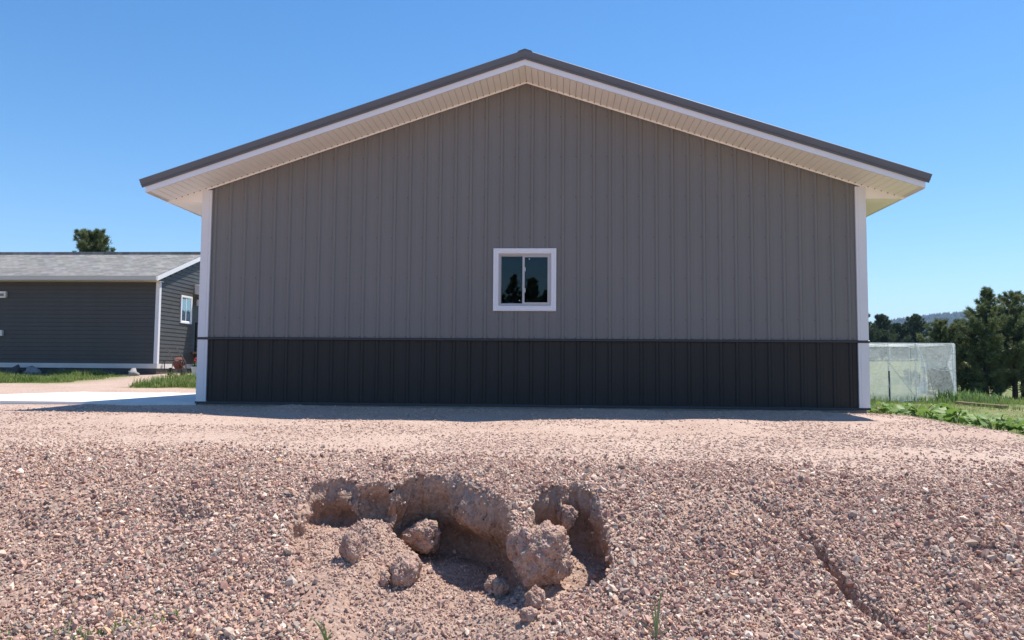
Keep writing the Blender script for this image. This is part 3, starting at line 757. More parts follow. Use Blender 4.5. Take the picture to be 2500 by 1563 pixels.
# planter with red flowers
p0 = np.array([-4.95, 10.55, float(H(-4.95, 10.55))])
pl = thing('flower_planter', p0, 'round white planter of red flowers behind the shed corner', 'planter')
b = MB(); b.lathe(p0, [(.17, 0), (.20, .02), (.24, .26), (.26, .27), (.26, .31), (.23, .31), (.22, .27), (.01, .27)], 20); b.build('pot', M['pot'], pl, smooth=False)
lf = MB(); fl = MB()
for k in range(150):
    a, rr = random.uniform(0, 6.28), random.uniform(0, .25); c = p0+(rr*math.cos(a), rr*math.sin(a), .30+random.uniform(0, .24)*(1.1-rr*2.5))
    u = np.array([random.gauss(0, 1) for _ in range(3)]); u /= np.linalg.norm(u); v = np.cross(u, (.3, .2, 1)); v /= np.linalg.norm(v); s = .035
    lf.add([c-u*s, c+v*s*.8, c+u*s, c-v*s*.8], [(0, 1, 2, 3)])
lf.build('leaves', M['leafdark'], pl)
for cx, cy, cz in ((-.08, -.10, .52), (.10, -.05, .57), (.02, .10, .60), (-.15, .05, .50), (.2, .1, .5)):
    fl = MB()
    for k in range(34):
        u = np.array([random.gauss(0, 1) for _ in range(3)]); u /= np.linalg.norm(u); c = p0+(cx, cy, cz)+u*.055
        t = np.cross(u, (.1, .9, .3)); t /= np.linalg.norm(t); w = np.cross(u, t); s = .022
        fl.add([c-t*s, c+w*s, c+t*s, c-w*s], [(0, 1, 2, 3)])
    fl.build('flower_head', M['flower'], pl)

# rocks along the house
def lumpy(c, rx, ry, rz, seed, sub=3, amp=.28, fr=1.6, amp2=.06, fr2=6, flat=None, amp3=0, fr3=20):
    import bmesh
    bm = bmesh.new(); bmesh.ops.create_icosphere(bm, subdivisions=sub, radius=1)
    P = np.array([v.co for v in bm.verts]); F = [tuple(v.index for v in f.verts) for f in bm.faces]; bm.free()
    k = 1+amp*fbm(P[:, 0]*fr+seed, P[:, 1]*fr, P[:, 2]*fr, seed, 3)+amp2*fbm(P[:, 0]*fr2, P[:, 1]*fr2, P[:, 2]*fr2+seed, seed+3, 2)
    if amp3: k = k+amp3*np.abs(fbm(P[:, 0]*fr3, P[:, 1]*fr3, P[:, 2]*fr3+seed, seed+5, 2))
    P = P*k[:, None]*(rx, ry, rz)
    if flat is not None: P[:, 2] = np.maximum(P[:, 2], flat*rz)
    return P+np.asarray(c), np.array(F)
for i, (x, y, rx, rz, m, lab) in enumerate(((-11.15, 11.35, .17, .15, 'rockdark', 'dark rounded rock under the skirt below the wall boxes'),
                                           (-10.55, 11.3, .20, .13, 'rockpale', 'pale grey pointed rock against the shaded house skirt'),
                                           (-9.65, 11.4, .22, .13, 'rockdark', 'dark wide rock midway along the house skirt'),
                                           (-8.75, 11.35, .22, .06, 'rockpale', 'flat grey stone slab lying in the house shade'),
                                           (-8.15, 11.35, .24, .08, 'rockdark', 'low dark stone beside the flat grey slab'),
                                           (-7.35, 11.2, .20, .13, 'rockpale', 'pale wedge-shaped stone near the white house corner trim'))):
    z = float(H(x, y)); P, F = lumpy((x, y, z+rz*.55), rx, rx*.7, rz, 20+i, 2, .75, 1.3)
    me = fast_mesh('rock', P-np.array((x, y, z)), F); me.materials.append(M[m]); tag(put('rock', me, None, (x, y, z)), lab, 'rock', 'rocks along the house skirt')

# ------------------------------------------------------------------ conifers
def pine(name, x, y, h, r, seed, label, m='needle', n_br=90, dens=1.0, lean=0., nlen=.17, bottom=.10, sparse_top=False, group='pine trees', z=None, taper=.8):
    g = np.random.default_rng(seed); z0 = (float(H(x, y)) if z is None else z)-.05
    root = thing(name, (x, y, z0), label, 'tree', group)
    o = np.array((x, y, z0))
    tk = MB(); pts = [o+(lean*t*t*h*.3+.03*math.sin(5*t+seed), .02*math.sin(7*t+seed), t*h*.97) for t in np.linspace(0, 1, 9)]
    tk.tube(pts, np.linspace(h*.022+.02, .012, 9), 7)
    TP = []; TD = []; TL = []
    for k in range(n_br):
        t = bottom+(1-bottom)*((k+g.random())/n_br)**.92
        prof = (1-t)**taper*(1+.25*math.sin(9*t+seed))+.06
        if t < .25: prof *= .75+t
        L = r*prof*g.uniform(.5, 1.25); az = k*2.4+g.uniform(-.5, .5)
        rise = g.uniform(-.05, .35)+.5*t
        base = o+np.array((lean*t*t*h*.3, 0, t*h*.97)); d = np.array((math.cos(az), math.sin(az), rise)); d /= np.linalg.norm(d)
        q = np.array((0, 0, .25+.3*t))
        P = lambda s: base+d*L*s+q*L*s*s*.5
        tk.tube([P(0), P(.5), P(.95)], [.008+.012*h/6*(1-t), .008, .004], 4, False)
        nt = max(4, int(9*L*dens*5.5/(nlen/.17)))
        for i in range(5): TP.append(P(.92+.03*i)); TD.append(d*.5+np.array((g.normal(0, .15), g.normal(0, .15), .9))); TL.append(nlen*1.15)
        for i in range(nt):
            s = g.uniform(.18, 1)**.75
            side = np.cross(d, (0, 0, 1)); c = P(s)+side*g.normal(0, .15)*L*s*.8+np.array((0, 0, g.normal(.02, .05)*L))
            TP.append(c); dd = d*.7+side*g.normal(0, .5)+np.array((0, 0, g.uniform(0, .7))); TD.append(dd/np.linalg.norm(dd)); TL.append(nlen*g.uniform(.7, 1.25))
    for i in range(26):
        TP.append(pts[-1]-np.array((g.normal(0, .03), g.normal(0, .03), g.uniform(-.06, .30)*h*.12))); TD.append(np.array((g.normal(0, .3), g.normal(0, .3), 1.))); TL.append(nlen*.9)
    TP, TD, TL = np.array(TP), np.array(TD), np.array(TL); nn = 9; n = len(TP)
    ax = np.repeat(TD, nn, 0); rd = g.normal(size=(n*nn, 3)); rd /= np.linalg.norm(rd, axis=1, keepdims=True)
    dv = ax*.75+rd*.75; dv /= np.linalg.norm(dv, axis=1, keepdims=True); ln = np.repeat(TL, nn)[:, None]*g.uniform(.7, 1.2, (n*nn, 1))
    wv = np.cross(dv, g.normal(size=(n*nn, 3))); wv /= np.linalg.norm(wv, axis=1, keepdims=True); wv *= ln*.11
    c = np.repeat(TP, nn, 0)
    V = np.stack([c-wv*.5, c+wv*.5, c+dv*ln*.55+wv*.6, c+dv*ln], 1).reshape(-1, 3)
    b4 = np.arange(n*nn)[:, None]*4
    T = np.concatenate([b4+(0, 1, 2), b4+(0, 2, 3)], 0)
    tk.build('trunk', M['bark'], root)
    me = fast_mesh('crown', V-o, T); me.materials.append(M[m]); put('crown', me, root, o)
    return root
pine('pine_tree', 25.4, 25.9, 5.35, 1.95, 3, 'tall dense pine just beyond the right corner of the netted cage', n_br=120, dens=1.2, lean=.12, taper=.9, bottom=.04)
pine('pine_tree', 26.95, 26.3, 5.15, 2.0, 5, 'thinner pine with bare showing trunk beside the tall dense pine', n_br=90, dens=1.25, bottom=.08, taper=.6)
pine('pine_tree', 23.9, 26.9, 3.9, 1.8, 8, 'shorter bushy pine tucked behind the tall dense pine, next to the cage', n_br=80, dens=1.3, bottom=.05)
pine('pine_tree', 28.6, 28.5, 4.6, 1.9, 9, 'pine partly cut off beside the thinner pine with the bare trunk', n_br=80, dens=1.2)
pine('pine_tree', 26.2, 29.5, 4.0, 2.1, 10, 'low pine filling the gap behind the tall dense pine and the thinner pine', n_br=80, dens=1.2, bottom=.04)
mid = [(52.5, 110, 7.5, 3.4, 11, 'dark pine in the far clump nearest the shed corner trim'), (55.8, 111, 7.0, 3.3, 12, 'dark pine in the middle of the far clump beyond the cage'),
       (58.6, 112, 5.6, 3.0, 13, 'low dark pine at the outer end of the far clump beyond the cage'), (61.4, 112, 7.2, 3.0, 14, 'rounded single pine standing clear beyond the cage, in front of the hill'),
       (66.0, 113, 5.2, 1.5, 15, 'small distant pine between the cage top and the tall pines')]
for x, y, h, r, s, lab in mid:
    pine('pine_tree', x, y, h, r, s, lab, 'needle2', n_br=110, dens=1.1, nlen=.34, taper=.8, bottom=.03, group='distant pines below the hill')
pine('pine_tree', -21.7, 31.9, 8.0, 2.7, 17, 'pine tip rising behind the ridge of the shingle roof', n_br=200, dens=1.5, nlen=.2, taper=.55, group='pines behind the house')
# trees behind the viewer, mirrored in the shed window
for x, y, h, r, s, lab in ((2.63, -38, 7.75, 2.5, 23, 'tall slim pine mirrored in the left window pane'), (3.80, -38.5, 7.7, 2.5, 24, 'pointed pine mirrored in the right window pane'),
                        (1.65, -37, 6.9, 2.5, 25, 'shorter pine mirrored at the left edge of the window'), (4.75, -38, 6.8, 2.5, 26, 'low broad pine mirrored at the right edge of the window'),
                        (3.2, -41, 6.3, 2.5, 27, 'low pine mirrored between the two taller reflected pines')):
    pine('pine_tree', x, y, h, r, s, lab, 'needle2', n_br=80, dens=.9, nlen=.24, taper=1.05, group='pines mirrored in the window')

# ------------------------------------------------------------------ hill and its forest
hx = np.linspace(300, 3600, 150); hy = np.linspace(1400, 4200, 70)
HXg, HYg = np.meshgrid(hx, hy)
def hill_z(x, y):
    ridge = 152+.115*(x-1072)-70*np.clip((1110-x)/200, 0, 2)+7*fbm(x*.004, y*.003, 0, 91, 3)
    t = sstep(1450, 2560, y); return 20+(ridge-20)*t*(1-.25*sstep(2700, 4200, y))+3*fbm(x*.012, y*.012, 0, 95, 3)*t
hzv = hill_z(HXg, HYg); I = np.arange(hx.size*hy.size).reshape(hy.size, hx.size)
Q = np.stack([I[:-1, :-1], I[:-1, 1:], I[1:, 1:], I[1:, :-1]], -1).reshape(-1, 4)
me = fast_mesh('hill', np.stack([HXg, HYg, hzv], -1).reshape(-1, 3), Q, True); me.materials.append(M['hill']); tag(put('hill', me), 'forested blue hill on the horizon', 'hill', kind='structure')
g = np.random.default_rng(99); nT = 9000
tx = g.uniform(950, 1900, nT); ty = g.uniform(1700, 2640, nT); tz = hill_z(tx, ty); th = g.uniform(6, 15, nT); tr = th*g.uniform(.2, .34, nT)
ang = np.arange(6)*math.pi/3
ringv = np.stack([tx[:, None]+tr[:, None]*np.cos(ang), ty[:, None]+tr[:, None]*np.sin(ang), np.repeat((tz+th*.12)[:, None], 6, 1)], -1)
V = np.concatenate([ringv, np.stack([tx, ty, tz+th], -1)[:, None]], 1).reshape(-1, 3)
b7 = np.arange(nT)[:, None]*7; T = np.concatenate([b7+(k, (k+1) % 6, 6) for k in range(6)], 0)
me = fast_mesh('forest', V, T); me.materials.append(M['forest']); tag(put('forest', me), 'distant pine forest covering the hill', 'forest', kind='stuff')

# ------------------------------------------------------------------ netted garden cage
CX0, CX1, CY0, CY1, CZ = 10.6, 18.04, 14.0, 17.1, 1.42
cz0 = float(H(CX1, CY0))
cage = thing('netted_garden_cage', (14.3, 15.5, cz0), 'box-shaped garden cage of white pipe covered in pale translucent netting', 'garden cage')
for x, y in [(x, CY0) for x in (11.0, 13.2, 15.98, 16.83, 18.03)]+[(x, CY1) for x in (11.0, 13.2, 15.4, 17.35, 18.03)]:
    b = MB(); zb = float(H(x, y)); b.tube([(x, y, zb-.05), (x, y, CZ)], .014, 6); b.build('post', M['pvc'], cage)
b = MB(); b.tube([(15.995, CY0-.03, -.42), (15.985, CY0-.03, .55)], .022, 6); b.build('stake', M['black'], cage)
for y in (CY0, CY0+1.55, CY1):
    b = MB(); b.tube([(CX0, y, CZ+(.012 if y == CY0 else .0)), (CX1, y, CZ+.01)], .018 if y == CY0 else .015, 6); b.build('top_rail', M['pvc'], cage)
for x in (11.0, 13.2, 15.98, 18.03):
    b = MB(); b.tube([(x, CY0, CZ-.02), (x, CY1, CZ-.02)], .015, 6); b.build('cross_rail', M['pvc'], cage)
for xa, xb in ((15.2, 15.75), (17.0, 16.5), (17.55, 17.85)):
    b = MB(); b.tube([(xa, CY0+.3, -.35), (xb, CY0+1.5, 1.0)], .012, 5); b.build('brace', M['greypole'], cage)
def net(fn, nu, nv, name, m):
    U, Vv = np.meshgrid(np.linspace(0, 1, nu), np.linspace(0, 1, nv)); P = np.stack(fn(U, Vv), -1).reshape(-1, 3)
    I = np.arange(nu*nv).reshape(nv, nu); Q = np.stack([I[:-1, :-1], I[:-1, 1:], I[1:, 1:], I[1:, :-1]], -1).reshape(-1, 4)
    o = np.array((14.3, 15.5, cz0)); me = fast_mesh(name, P-o, Q, True); me.materials.append(m); return put(name, me, cage, o)
def wav(u, v, s, a=.05): return a*fbm(u*9, v*4, 0, s, 3)*np.minimum(1, 4*v)
gl = lambda x, y: H(x, y)
net(lambda u, v: (CX0+u*(16.9-CX0), CY0-.03+wav(u*3, 1-v, 101), CZ+(gl(CX0+u*6.3, CY0+0*u)+.05+.05*fbm(u*20, 0*u, 0, 7, 2)-CZ)*v), 60, 16, 'net_front', M['net'])
net(lambda u, v: (16.84+.22*v*(1-v)*2+u*(.02+.30*v**.8), CY0-.05+.06*np.sin(u*9), CZ-v*1.62+.03*np.sin(u*14)*v), 8, 14, 'net_door_fold', M['net_top'])
net(lambda u, v: (16.9+u*1.1, CY0-.02+.04*np.sin(u*11)*v, CZ-v*(.78+.06*np.sin(u*4+1))), 16, 8, 'net_door_top', M['net'])
net(lambda u, v: (18.05-(.03+.26*(1-np.abs(v-.35))**3)*(1-u)-0*v, CY0-.06+.03*np.sin(u*8), CZ-v*(CZ-cz0-.02)), 8, 16, 'net_corner_fold', M['net_top'])
net(lambda u, v: (18.06+.05*np.sin(v*4)*np.sin(u*6)+.02, CY0+u*(CY1-CY0), CZ+(gl(18.05+0*u, CY0+u*3.1)+.02-CZ)*v), 16, 10, 'net_side', M['net'])
net(lambda u, v: (CX0+u*(CX1-CX0), CY1+.02+wav(u*3, 1-v, 131, .06), CZ+(gl(CX0+u*7.4, CY1+0*u)+.03-CZ)*v), 50, 10, 'net_back', M['net'])
net(lambda u, v: (CX0+u*(CX1-CX0), CY0+v*(CY1-CY0), CZ+.022-.045*np.sin(v*math.pi)*(.6+.4*np.sin(u*25))), 50, 8, 'net_roof', M['net_top'])
b = MB(); b.tube([(CX0+t*(17.7-CX0), CY0-.05+.03*math.sin(t*40), float(H(CX0+t*7.1, CY0))+.05+.04*math.sin(t*31)) for t in np.linspace(0, 1, 40)], .016, 5); b.build('net_hem', M['pvc'], cage)
b = MB(); b.tube([(16.98+t*.95, CY0-.05, .62+.05*math.sin(t*5+1)) for t in np.linspace(0, 1, 14)], .014, 5); b.build('net_hem', M['pvc'], cage)

# plank in the grass
pz = float(H(16.3, 9.6)); pk = MB(); a = np.array((16.25, 10.35, pz+.05)); bq = np.array((16.05, 7.75, float(H(16.05, 7.75))+.05))
dirv = (bq-a)/np.linalg.norm(bq-a); sv = np.cross(dirv, (0, 0, 1)); sv /= np.linalg.norm(sv); uv = np.array((0, 0, 1.))
V = [p+sv*s*.07+uv*t*.035 for p in (a, bq) for s, t in ((-1, -1), (1, -1), (1, 1), (-1, 1))]
pk.add(V, [(0, 1, 2, 3), (7, 6, 5, 4), (0, 4, 5, 1), (1, 5, 6, 2), (2, 6, 7, 3), (3, 7, 4, 0)])
tag(pk.build('wooden_plank', M['wood'], None, a), 'weathered brown wooden plank lying in the grass', 'plank')

# ------------------------------------------------------------------ grass (stuff)
def blades(pts, hgt, wid, seed):
    g = np.random.default_rng(seed); n = len(pts); az = g.uniform(0, 2*math.pi, n); d = np.stack([np.cos(az), np.sin(az), 0*az], -1)
    hh = (hgt*g.uniform(.3, 1.2, n)*(.75+.75*np.clip(fbm(pts[:, 0]*1.7, pts[:, 1]*1.7, 0, 171, 3), -.6, .9)))[:, None]; w = np.stack([-np.sin(az), np.cos(az), 0*az], -1)*wid*.5*g.uniform(.7, 1.3, (n, 1))
    b = g.uniform(.1, .8, (n, 1)); up = np.array((0, 0, 1.))
    m1 = pts+up*hh*.55+d*hh*b*.25; tp = pts+up*hh*(1-.25*b)+d*hh*b*.75
    V = np.stack([pts-w, pts+w, m1+w*.8, m1-w*.8, tp], 1).reshape(-1, 3); k = np.arange(n)[:, None]*5
    return V, np.concatenate([k+(0, 1, 2), k+(0, 2, 3), k+(3, 2, 4)], 0)
def scatter(x0, x1, y0, y1, n, seed, thr=.45):
    g = np.random.default_rng(seed); x = g.uniform(x0, x1, n); y = g.uniform(y0, y1, n)
    k = grass_mask(x, y) > thr+.5*g.random(n); x, y = x[k], y[k]
    k = fbm(x*.8, y*.8, 0, seed, 3) > g.uniform(-1.1, .35, len(x)); x, y = x[k], y[k]
    return np.stack([x, y, H(x, y)-.01], -1)
V1, T1 = blades(scatter(10.0, 20, -4, 14, 42000, 201), .11, .010, 1)
V2, T2 = blades(scatter(14, 34, 12, 30, 30000, 202), .26, .022, 2)
def join(*vt):
    V, T, n = [], [], 0
    for v, t in vt: V.append(v); T.append(t+n); n += len(v)
    return np.concatenate(V), np.concatenate(T)
V, T = join((V1, T1), (V2, T2)); me = fast_mesh('lawn_grass', V, T); me.materials.append(M['grass'])
tag(put('lawn_grass', me), 'rough green grass growing beside the shed and round the cage', 'grass', kind='stuff')
V3, T3 = blades(scatter(-15, -6.3, 6.6, 11.6, 38000, 203), .17, .016, 3); V4, T4 = blades(scatter(-6.3, -2, 5.4, 11.6, 24000, 204), .20, .016, 4)
V, T = join((V3, T3), (V4, T4)); me = fast_mesh('strip_grass', V, T); me.materials.append(M['grass'])
tag(put('strip_grass', me), 'long grass strips in front of the house', 'grass', kind='stuff')

# ------------------------------------------------------------------ squash plants along the gravel edge
def leaf_mesh(name, m):
    V = [(0, 0, 0)]; n = 14
    for k in range(n):
        a = 2*math.pi*k/n; rr = 1-.22*math.cos(5*a)*.6-(.45 if k == 0 else 0); V.append((rr*math.cos(a)+.0, rr*math.sin(a), .22*rr*rr*math.cos(2*a)+.10*math.sin(3*a)))
    me = bpy.data.meshes.new(name); me.from_pydata(V, [], [(0, 1+k, 1+(k+1) % n) for k in range(n)]); me.materials.append(m); me.polygons.foreach_set('use_smooth', [True]*n); return me
LM = [leaf_mesh('squash_leaf', M['squash'])]
def squash(x, y, n, r, seed, label):
    g = random.Random(seed); z = float(H(x, y)); root = thing('squash_plant', (x, y, z), label, 'plant', 'leafy plants along the gravel edge')
    st = MB(); o = np.array((x, y, z))
    for k in range(n):
        a = g.uniform(0, 6.28); rr = r*math.sqrt(g.random()); c = o+(rr*math.cos(a), rr*math.sin(a), .07+g.uniform(0, .16)*(1.15-rr/r*.7))
        st.tube([o+(rr*.35*math.cos(a), rr*.35*math.sin(a), .0), (o+c)/2+(0, 0, .03), c], .006, 4, False)
        l = put('leaf', LM[0], root, c); s = g.uniform(.055, .105); l.scale = (s, s*g.uniform(.8, 1.1), s)
        l.rotation_euler = (g.gauss(.1, .32), g.gauss(0, .32), g.uniform(0, 6.28))
    st.build('stems', M['stem'], root)
for i, (x, y, n, r, lab) in enumerate(((10.25, .55, 22, .42, 'leafy squash plant touching the white corner trim of the shed'), (10.75, .95, 20, .45, 'leafy squash plant behind the corner plant, below the net hem'),
                                      (10.35, -.45, 20, .35, 'leafy squash plant at the gravel edge just past the shed corner'), (11.05, .0, 16, .35, 'small squash plant inside the lawn behind the gravel edge row'),
                                      (10.45, -1.15, 10, .28, 'sparse squash plant at the gravel edge after the shed corner group'), (10.5, -1.95, 18, .32, 'broad-leaved squash plant on the gravel edge facing the plank'),
                                      (10.75, -2.35, 18, .33, 'squash plant next to the broad-leaved one on the gravel edge'), (10.7, -2.95, 16, .30, 'squash plant farthest along the gravel edge from the shed'),
                                      (11.5, 1.6, 14, .4, 'squash plant deep in the lawn before the cage'))):
    squash(x, y, n, r, 300+i, lab)
# leafy weeds by the cage corner
for i, (x, y, lab) in enumerate(((17.6, 13.6, 'bright green weed clump at the foot of the cage corner post'), (19.3, 15.8, 'bright green weed clump between the cage corner and the tall pine'), (21.3, 18.0, 'green weed clump under the tall dense pine'))):
    z = float(H(x, y)); g = np.random.default_rng(400+i); pp = np.stack([x+g.normal(0, .35, 260), y+g.normal(0, .3, 260), 0*g.random(260)], -1); pp[:, 2] = H(pp[:, 0], pp[:, 1])
    Vw, Tw = blades(pp, .36, .05, 410+i); me = fast_mesh('weed_clump', Vw-np.array((x, y, z)), Tw); me.materials.append(M['weed']); tag(put('weed_clump', me, None, (x, y, z)), lab, 'weed', 'weeds by the cage')

# ------------------------------------------------------------------ clods broken off the bank
def clod(x, y, rx, ry, rz, seed, label, sub=5, sink=.25, turn=0., amp=.32):
    z = float(H(x, y)); P, F = lumpy((0, 0, 0), rx, ry, rz, seed, sub, amp, 1.15, .09, 4, amp3=.105, fr3=21)
    c, s = math.cos(turn), math.sin(turn); P = P@np.array([[c, s, 0], [-s, c, 0], [0, 0, 1]])
    P[:, 2] += rz*(1-sink)-.0
    me = fast_mesh('dirt_clod', P, F, False); me.materials.append(M['clod'])
    return tag(put('dirt_clod', me, None, (x, y, z)), label, 'dirt clod', 'clods fallen into the washed-out hole')
CL = [(5.284, -6.174, 0.204, 0.183, 0.214, 501, 'largest broken clod of pink dirt in the washed-out hole', 6),
      (5.120, -6.119, 0.074, 0.066, 0.093, 502, 'clod slab leaning on the side of the largest clod', 6),
      (4.945, -6.12, .042, .04, .06, 503, 'small upright clod beside the slab leaning on the largest clod', 5),
      (5.010, -6.178, 0.051, 0.046, 0.060, 504, 'small knobbly clod in front of the largest clod\'s shaded side', 5),
      (5.249, -6.626, 0.063, 0.057, 0.066, 505, 'fist-sized clod in front of the foot of the largest clod', 6),
      (4.352, -5.382, 0.137, 0.123, 0.123, 506, 'round clod sitting at the edge of the deep shadow under the lip', 6),
      (4.386, -6.172, 0.088, 0.079, 0.080, 507, 'flat clod behind the lumpy clod on the hole floor', 6),
      (4.405, -6.281, 0.074, 0.067, 0.081, 508, 'lumpy clod resting against the flat clod on the hole floor', 6),
      (4.277, -6.293, 0.036, 0.032, 0.042, 509, 'small clod at the foot of the lumpy clod', 5),
      (4.019, -6.196, 0.070, 0.063, 0.093, 510, 'half-buried clod on the gravel fan of the hole', 6),
      (5.462, -5.531, 0.062, 0.056, 0.078, 511, 'clod wedged in the shade below the steep end wall of the hole', 6),
      (5.216, -6.759, 0.054, 0.048, 0.035, 512, 'crumbled low clod at the mouth of the hole', 5)]
for x, y, rx, ry, rz, s, lab, sub in CL: clod(x, y, rx, ry, rz, s, lab, sub, turn=s*.7, amp=.34)

# ------------------------------------------------------------------ gravel (stuff, instanced on points)
PAL = np.array((1.15, 1.03, .91))*np.array([(.50, .37, .32), (.42, .30, .27), (.56, .45, .39), (.24, .15, .14), (.33, .21, .19), (.42, .38, .35), (.19, .165, .16), (.72, .66, .60), (.52, .36, .25), (.30, .26, .25)])
PW = np.array([.20, .17, .14, .08, .11, .10, .06, .05, .04, .05]); PW = PW/PW.sum()
g = np.random.default_rng(1234)
def region(x0, x1, y0, y1, n):
    x = g.uniform(x0, x1, n); y = g.uniform(y0, y1, n)
    dpt = y-CAM[1]; k = np.abs(x-CAM[0]+.06*dpt) < dpt*.80+1.2
    return x[k], y[k]
xa, ya = region(-1.3, 12.2, -8.3, -4.1, 600000)
ra = np.exp(g.normal(0, .44, len(xa)))*np.interp(ya, [-7.6, -6.5, -5.2, -4.2], [.0080, .0072, .0064, .0058]); ra = np.clip(ra, .003, .030)
xb, yb = region(-5.5, 12.2, -5.9, -.02, 210000)
rb = np.clip(np.exp(g.normal(math.log(.0070), .38, len(xb))), .0035, .02)
flat = np.concatenate([np.zeros(len(xa), bool), np.ones(len(xb), bool)])
x = np.concatenate([xa, xb]); y = np.concatenate([ya, yb]); rad = np.concatenate([ra, rb])
z, frac, dx, dy, wall = H(x, y, True)
patch = fbm(x*1.1, y*1.6, 0, 141, 4)
keep = np.where(flat, g.random(len(x)) < np.clip(.62+.55*patch, .12, 1)*sstep(-2.2, -4.6, y)*.65+.35*np.clip(.55+.8*patch, .05, 1),
                g.random(len(x)) < np.clip(.74+.45*patch, .25, 1)*sstep(-4.4, -5.6, y+.4*patch+.2*fbm(x*.5, 0*x, 0, 151, 2)))
keep &= ~((frac > .06) & (frac < .90) & (g.random(len(x)) > .25))
keep &= ~((frac <= .06) & (g.random(len(x)) > .55))
keep &= ~((wall > .75) & (frac > .99) & (g.random(len(x)) > .35))
keep &= ~((y > -.02) & (x > 0) & (x < W)) & (grass_mask(x, y) < .6)
x, y, z, rad, flat, frac, dx, dy = [q[keep] for q in (x, y, z, rad, flat, frac, dx, dy)]
inpit = frac <= .5
rad = np.where(inpit, rad*.8, rad)
P = np.stack([x+dx, y+dy, z+rad*np.where(flat, .08, g.uniform(.15, .75, len(x)))], -1)
n = len(P)
me = bpy.data.meshes.new('gravel'); me.vertices.add(n); me.vertices.foreach_set('co', P.astype(np.float32).ravel())
scl = np.stack([g.uniform(.8, 1.35, n), g.uniform(.65, 1.1, n), g.uniform(.45, 1.0, n)], -1)*rad[:, None]
rot = np.stack([g.normal(0, .8, n)*np.where(flat, .35, 1), g.normal(0, .8, n)*np.where(flat, .35, 1), g.uniform(0, 6.28, n)], -1)
ci = g.choice(len(PAL), n, p=PW); colr = PAL[ci]*g.uniform(.82, 1.15, (n, 1))
colr = np.where((inpit | flat)[:, None], colr*.55+np.array((.50, .35, .28))*.45, colr)
me.attributes.new('stone_scale', 'FLOAT_VECTOR', 'POINT').data.foreach_set('vector', scl.astype(np.float32).ravel())
me.attributes.new('stone_rot', 'FLOAT_VECTOR', 'POINT').data.foreach_set('vector', rot.astype(np.float32).ravel())
me.attributes.new('stone_kind', 'INT', 'POINT').data.foreach_set('value', g.integers(0, 7, n).astype(np.int32))
me.attributes.new('stone_colour', 'FLOAT_COLOR', 'POINT').data.foreach_set('color', np.concatenate([np.clip(colr, 0, 1), np.ones((n, 1))], 1).astype(np.float32).ravel())
me.update()
gravel = put('gravel', me); tag(gravel, 'loose crushed pink and grey stone covering the yard and bank', 'gravel', kind='stuff')
nt = bpy.data.node_groups.new('scatter_gravel', 'GeometryNodeTree')
nt.interface.new_socket('Geometry', in_out='INPUT', socket_type='NodeSocketGeometry')
nt.interface.new_socket('Geometry', in_out='OUTPUT', socket_type='NodeSocketGeometry')
N = nt.nodes; L = nt.links
gi = N.new('NodeGroupInput'); go = N.new('NodeGroupOutput')
jn = N.new('GeometryNodeJoinGeometry')
for k in range(7):
    ico = N.new('GeometryNodeMeshIcoSphere'); ico.inputs['Radius'].default_value = 1; ico.inputs['Subdivisions'].default_value = 1
    rv = N.new('FunctionNodeRandomValue'); rv.data_type = 'FLOAT_VECTOR'; rv.inputs[0].default_value = (-.48,)*3; rv.inputs[1].default_value = (.48,)*3; rv.inputs['Seed'].default_value = 11+k*7
    sp_ = N.new('GeometryNodeSetPosition'); ch = N.new('GeometryNodeConvexHull'); sm = N.new('GeometryNodeSetMaterial'); sm.inputs['Material'].default_value = M['stone']
    gt = N.new('GeometryNodeGeometryToInstance')
    L.new(ico.outputs[0], sp_.inputs['Geometry']); L.new(rv.outputs[0], sp_.inputs['Offset']); L.new(sp_.outputs[0], ch.inputs[0])
    L.new(ch.outputs[0], sm.inputs['Geometry']); L.new(sm.outputs[0], gt.inputs[0]); L.new(gt.outputs[0], jn.inputs[0])
def nattr(name, t):
    a = N.new('GeometryNodeInputNamedAttribute'); a.data_type = t; a.inputs['Name'].default_value = name; return a.outputs['Attribute']
ip = N.new('GeometryNodeInstanceOnPoints'); ip.inputs['Pick Instance'].default_value = True
L.new(gi.outputs[0], ip.inputs['Points']); L.new(jn.outputs[0], ip.inputs['Instance'])
L.new(nattr('stone_kind', 'INT'), ip.inputs['Instance Index']); L.new(nattr('stone_rot', 'FLOAT_VECTOR'), ip.inputs['Rotation']); L.new(nattr('stone_scale', 'FLOAT_VECTOR'), ip.inputs['Scale'])
L.new(ip.outputs[0], go.inputs[0])
md = gravel.modifiers.new('scatter', 'NODES'); md.node_group = nt

# ------------------------------------------------------------------ weeds on the bank
def weed(x, y, seed, label, n=26, hgt=.06, spread=.05, m='weed', wid=.010, group='weeds at the foot of the bank', name='weed'):
    g = np.random.default_rng(seed); z = float(H(x, y)); pp = np.stack([x+g.normal(0, spread, n), y+g.normal(0, spread, n), 0*g.random(n)], -1); pp[:, 2] = H(pp[:, 0], pp[:, 1])
    V, T = blades(pp, hgt, wid, seed+1); me = fast_mesh(name, V-np.array((x, y, z)), T); me.materials.append(M[m]); tag(put(name, me, None, (x, y, z)), label, 'weed', group)
for i, (x, y, n, hh) in enumerate(((2.377, -7.049, 22, 0.053), (2.609, -7.012, 30, 0.060), (2.755, -7.042, 30, 0.068), (2.899, -6.974, 34, 0.083), (3.032, -6.944, 26, 0.068), (3.136, -6.856, 22, 0.060), (2.239, -6.973, 14, 0.045))):
    weed(x, y, 600+i, 'small green weed sprouting from the gravel at the foot of the bank', n, hh, .04, group='green weeds at the bank foot')
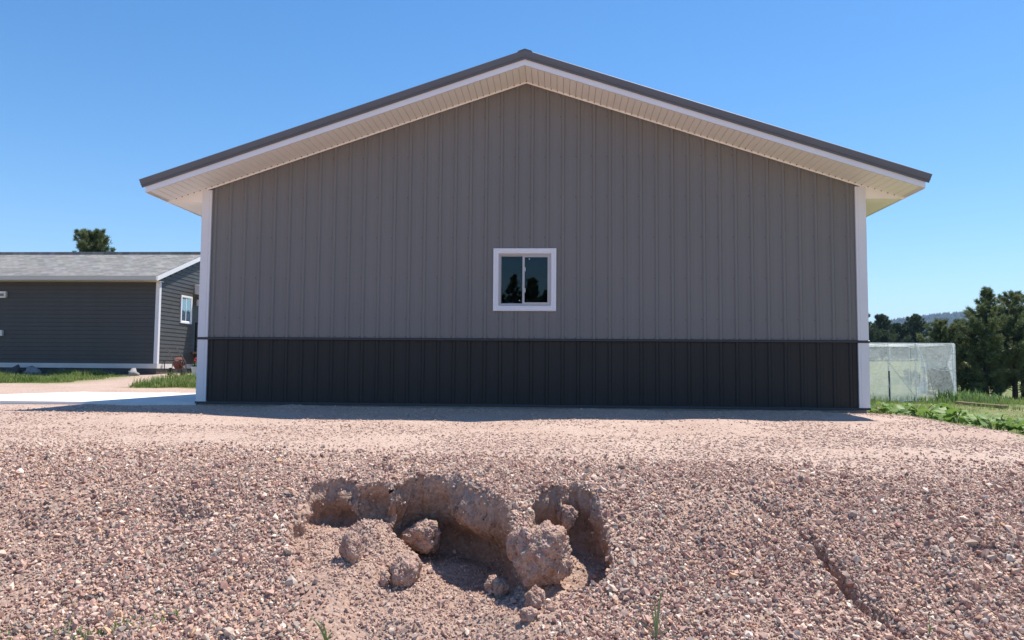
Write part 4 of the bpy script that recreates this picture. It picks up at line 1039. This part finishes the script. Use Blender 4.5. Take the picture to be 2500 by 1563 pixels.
def tuft(x, y, label, bl, m='blade', group='grass tufts on the bank'):
    z = float(H(x, y)); root = thing('grass_tuft', (x, y, z), label, 'grass tuft', group); o = np.array((x, y, z))
    for (tx, ty, tz, w, bend) in bl:
        b = MB(); n = 7; V = []
        for i in range(n+1):
            t = i/n; c = o+np.array((tx*t**bend, ty*t, tz*math.sin(min(1.57, t*1.57)) if bend < 2 else tz*(1-(2*t-1)**2))); ww = w*(1-t**2)*.5+.0006
            V += [c+(-ww, 0, 0), c+(ww, ww*.4, 0)]
        b.add(V, [(2*i, 2*i+1, 2*i+3, 2*i+2) for i in range(n)]); b.build('blade', M[m], root)
tuft(5.919, -6.935, 'tall pale grass blades standing upright in the gravel right of the hole', [(.05, .02, .27, .014, 1.4), (-.01, .01, .22, .009, 1.2), (-.045, .01, .19, .009, 1.3), (.02, .03, .16, .006, 1.5), (-.14, .0, .11, .007, 1.2), (.12, .03, .08, .008, 1.1)])
tuft(4.106, -6.993, 'bent green grass shoot with two arching blades at the foot of the bank', [(-.12, .03, .13, .013, 1.2), (-.30, .0, .12, .008, 2.2), (.04, .01, .06, .01, 1.2), (-.02, .02, .06, .012, 1.2)], 'weed')
tuft(7.427, -6.818, 'thin green grass blades below the rill on the bank', [(.0, .01, .12, .005, 1.2), (.02, .01, .08, .004, 1.3), (-.02, .0, .06, .004, 1.2)], 'weed')
for i, (x, y) in enumerate(((6.147, -6.817), (7.233, -6.673), (7.357, -6.58), (7.929, -6.411), (2.508, -6.769), (7.694, -6.721))):
    weed(x, y, 650+i, 'wisp of dry straw-coloured grass lying in the bank gravel', 16, .09, .04, 'grassdry', .004, 'dry grass wisps on the bank', 'dry_grass')

# ------------------------------------------------------------------ haze
hm = bpy.data.materials.new('thin_haze'); hm.use_nodes = True
N = hm.node_tree.nodes; L = hm.node_tree.links; N.remove(N['Principled BSDF'])
pv = N.new('ShaderNodeVolumePrincipled'); pv.inputs['Color'].default_value = (.40, .64, 1, 1); pv.inputs['Density'].default_value = .00014; pv.inputs['Anisotropy'].default_value = 0
L.new(pv.outputs[0], N['Material Output'].inputs['Volume'])
b = MB(); b.box(-5600, 5600, -5600, 5600, -40, 345); hz_o = b.build('haze', hm); tag(hz_o, 'thin blue daytime haze over the valley', 'haze', kind='stuff')
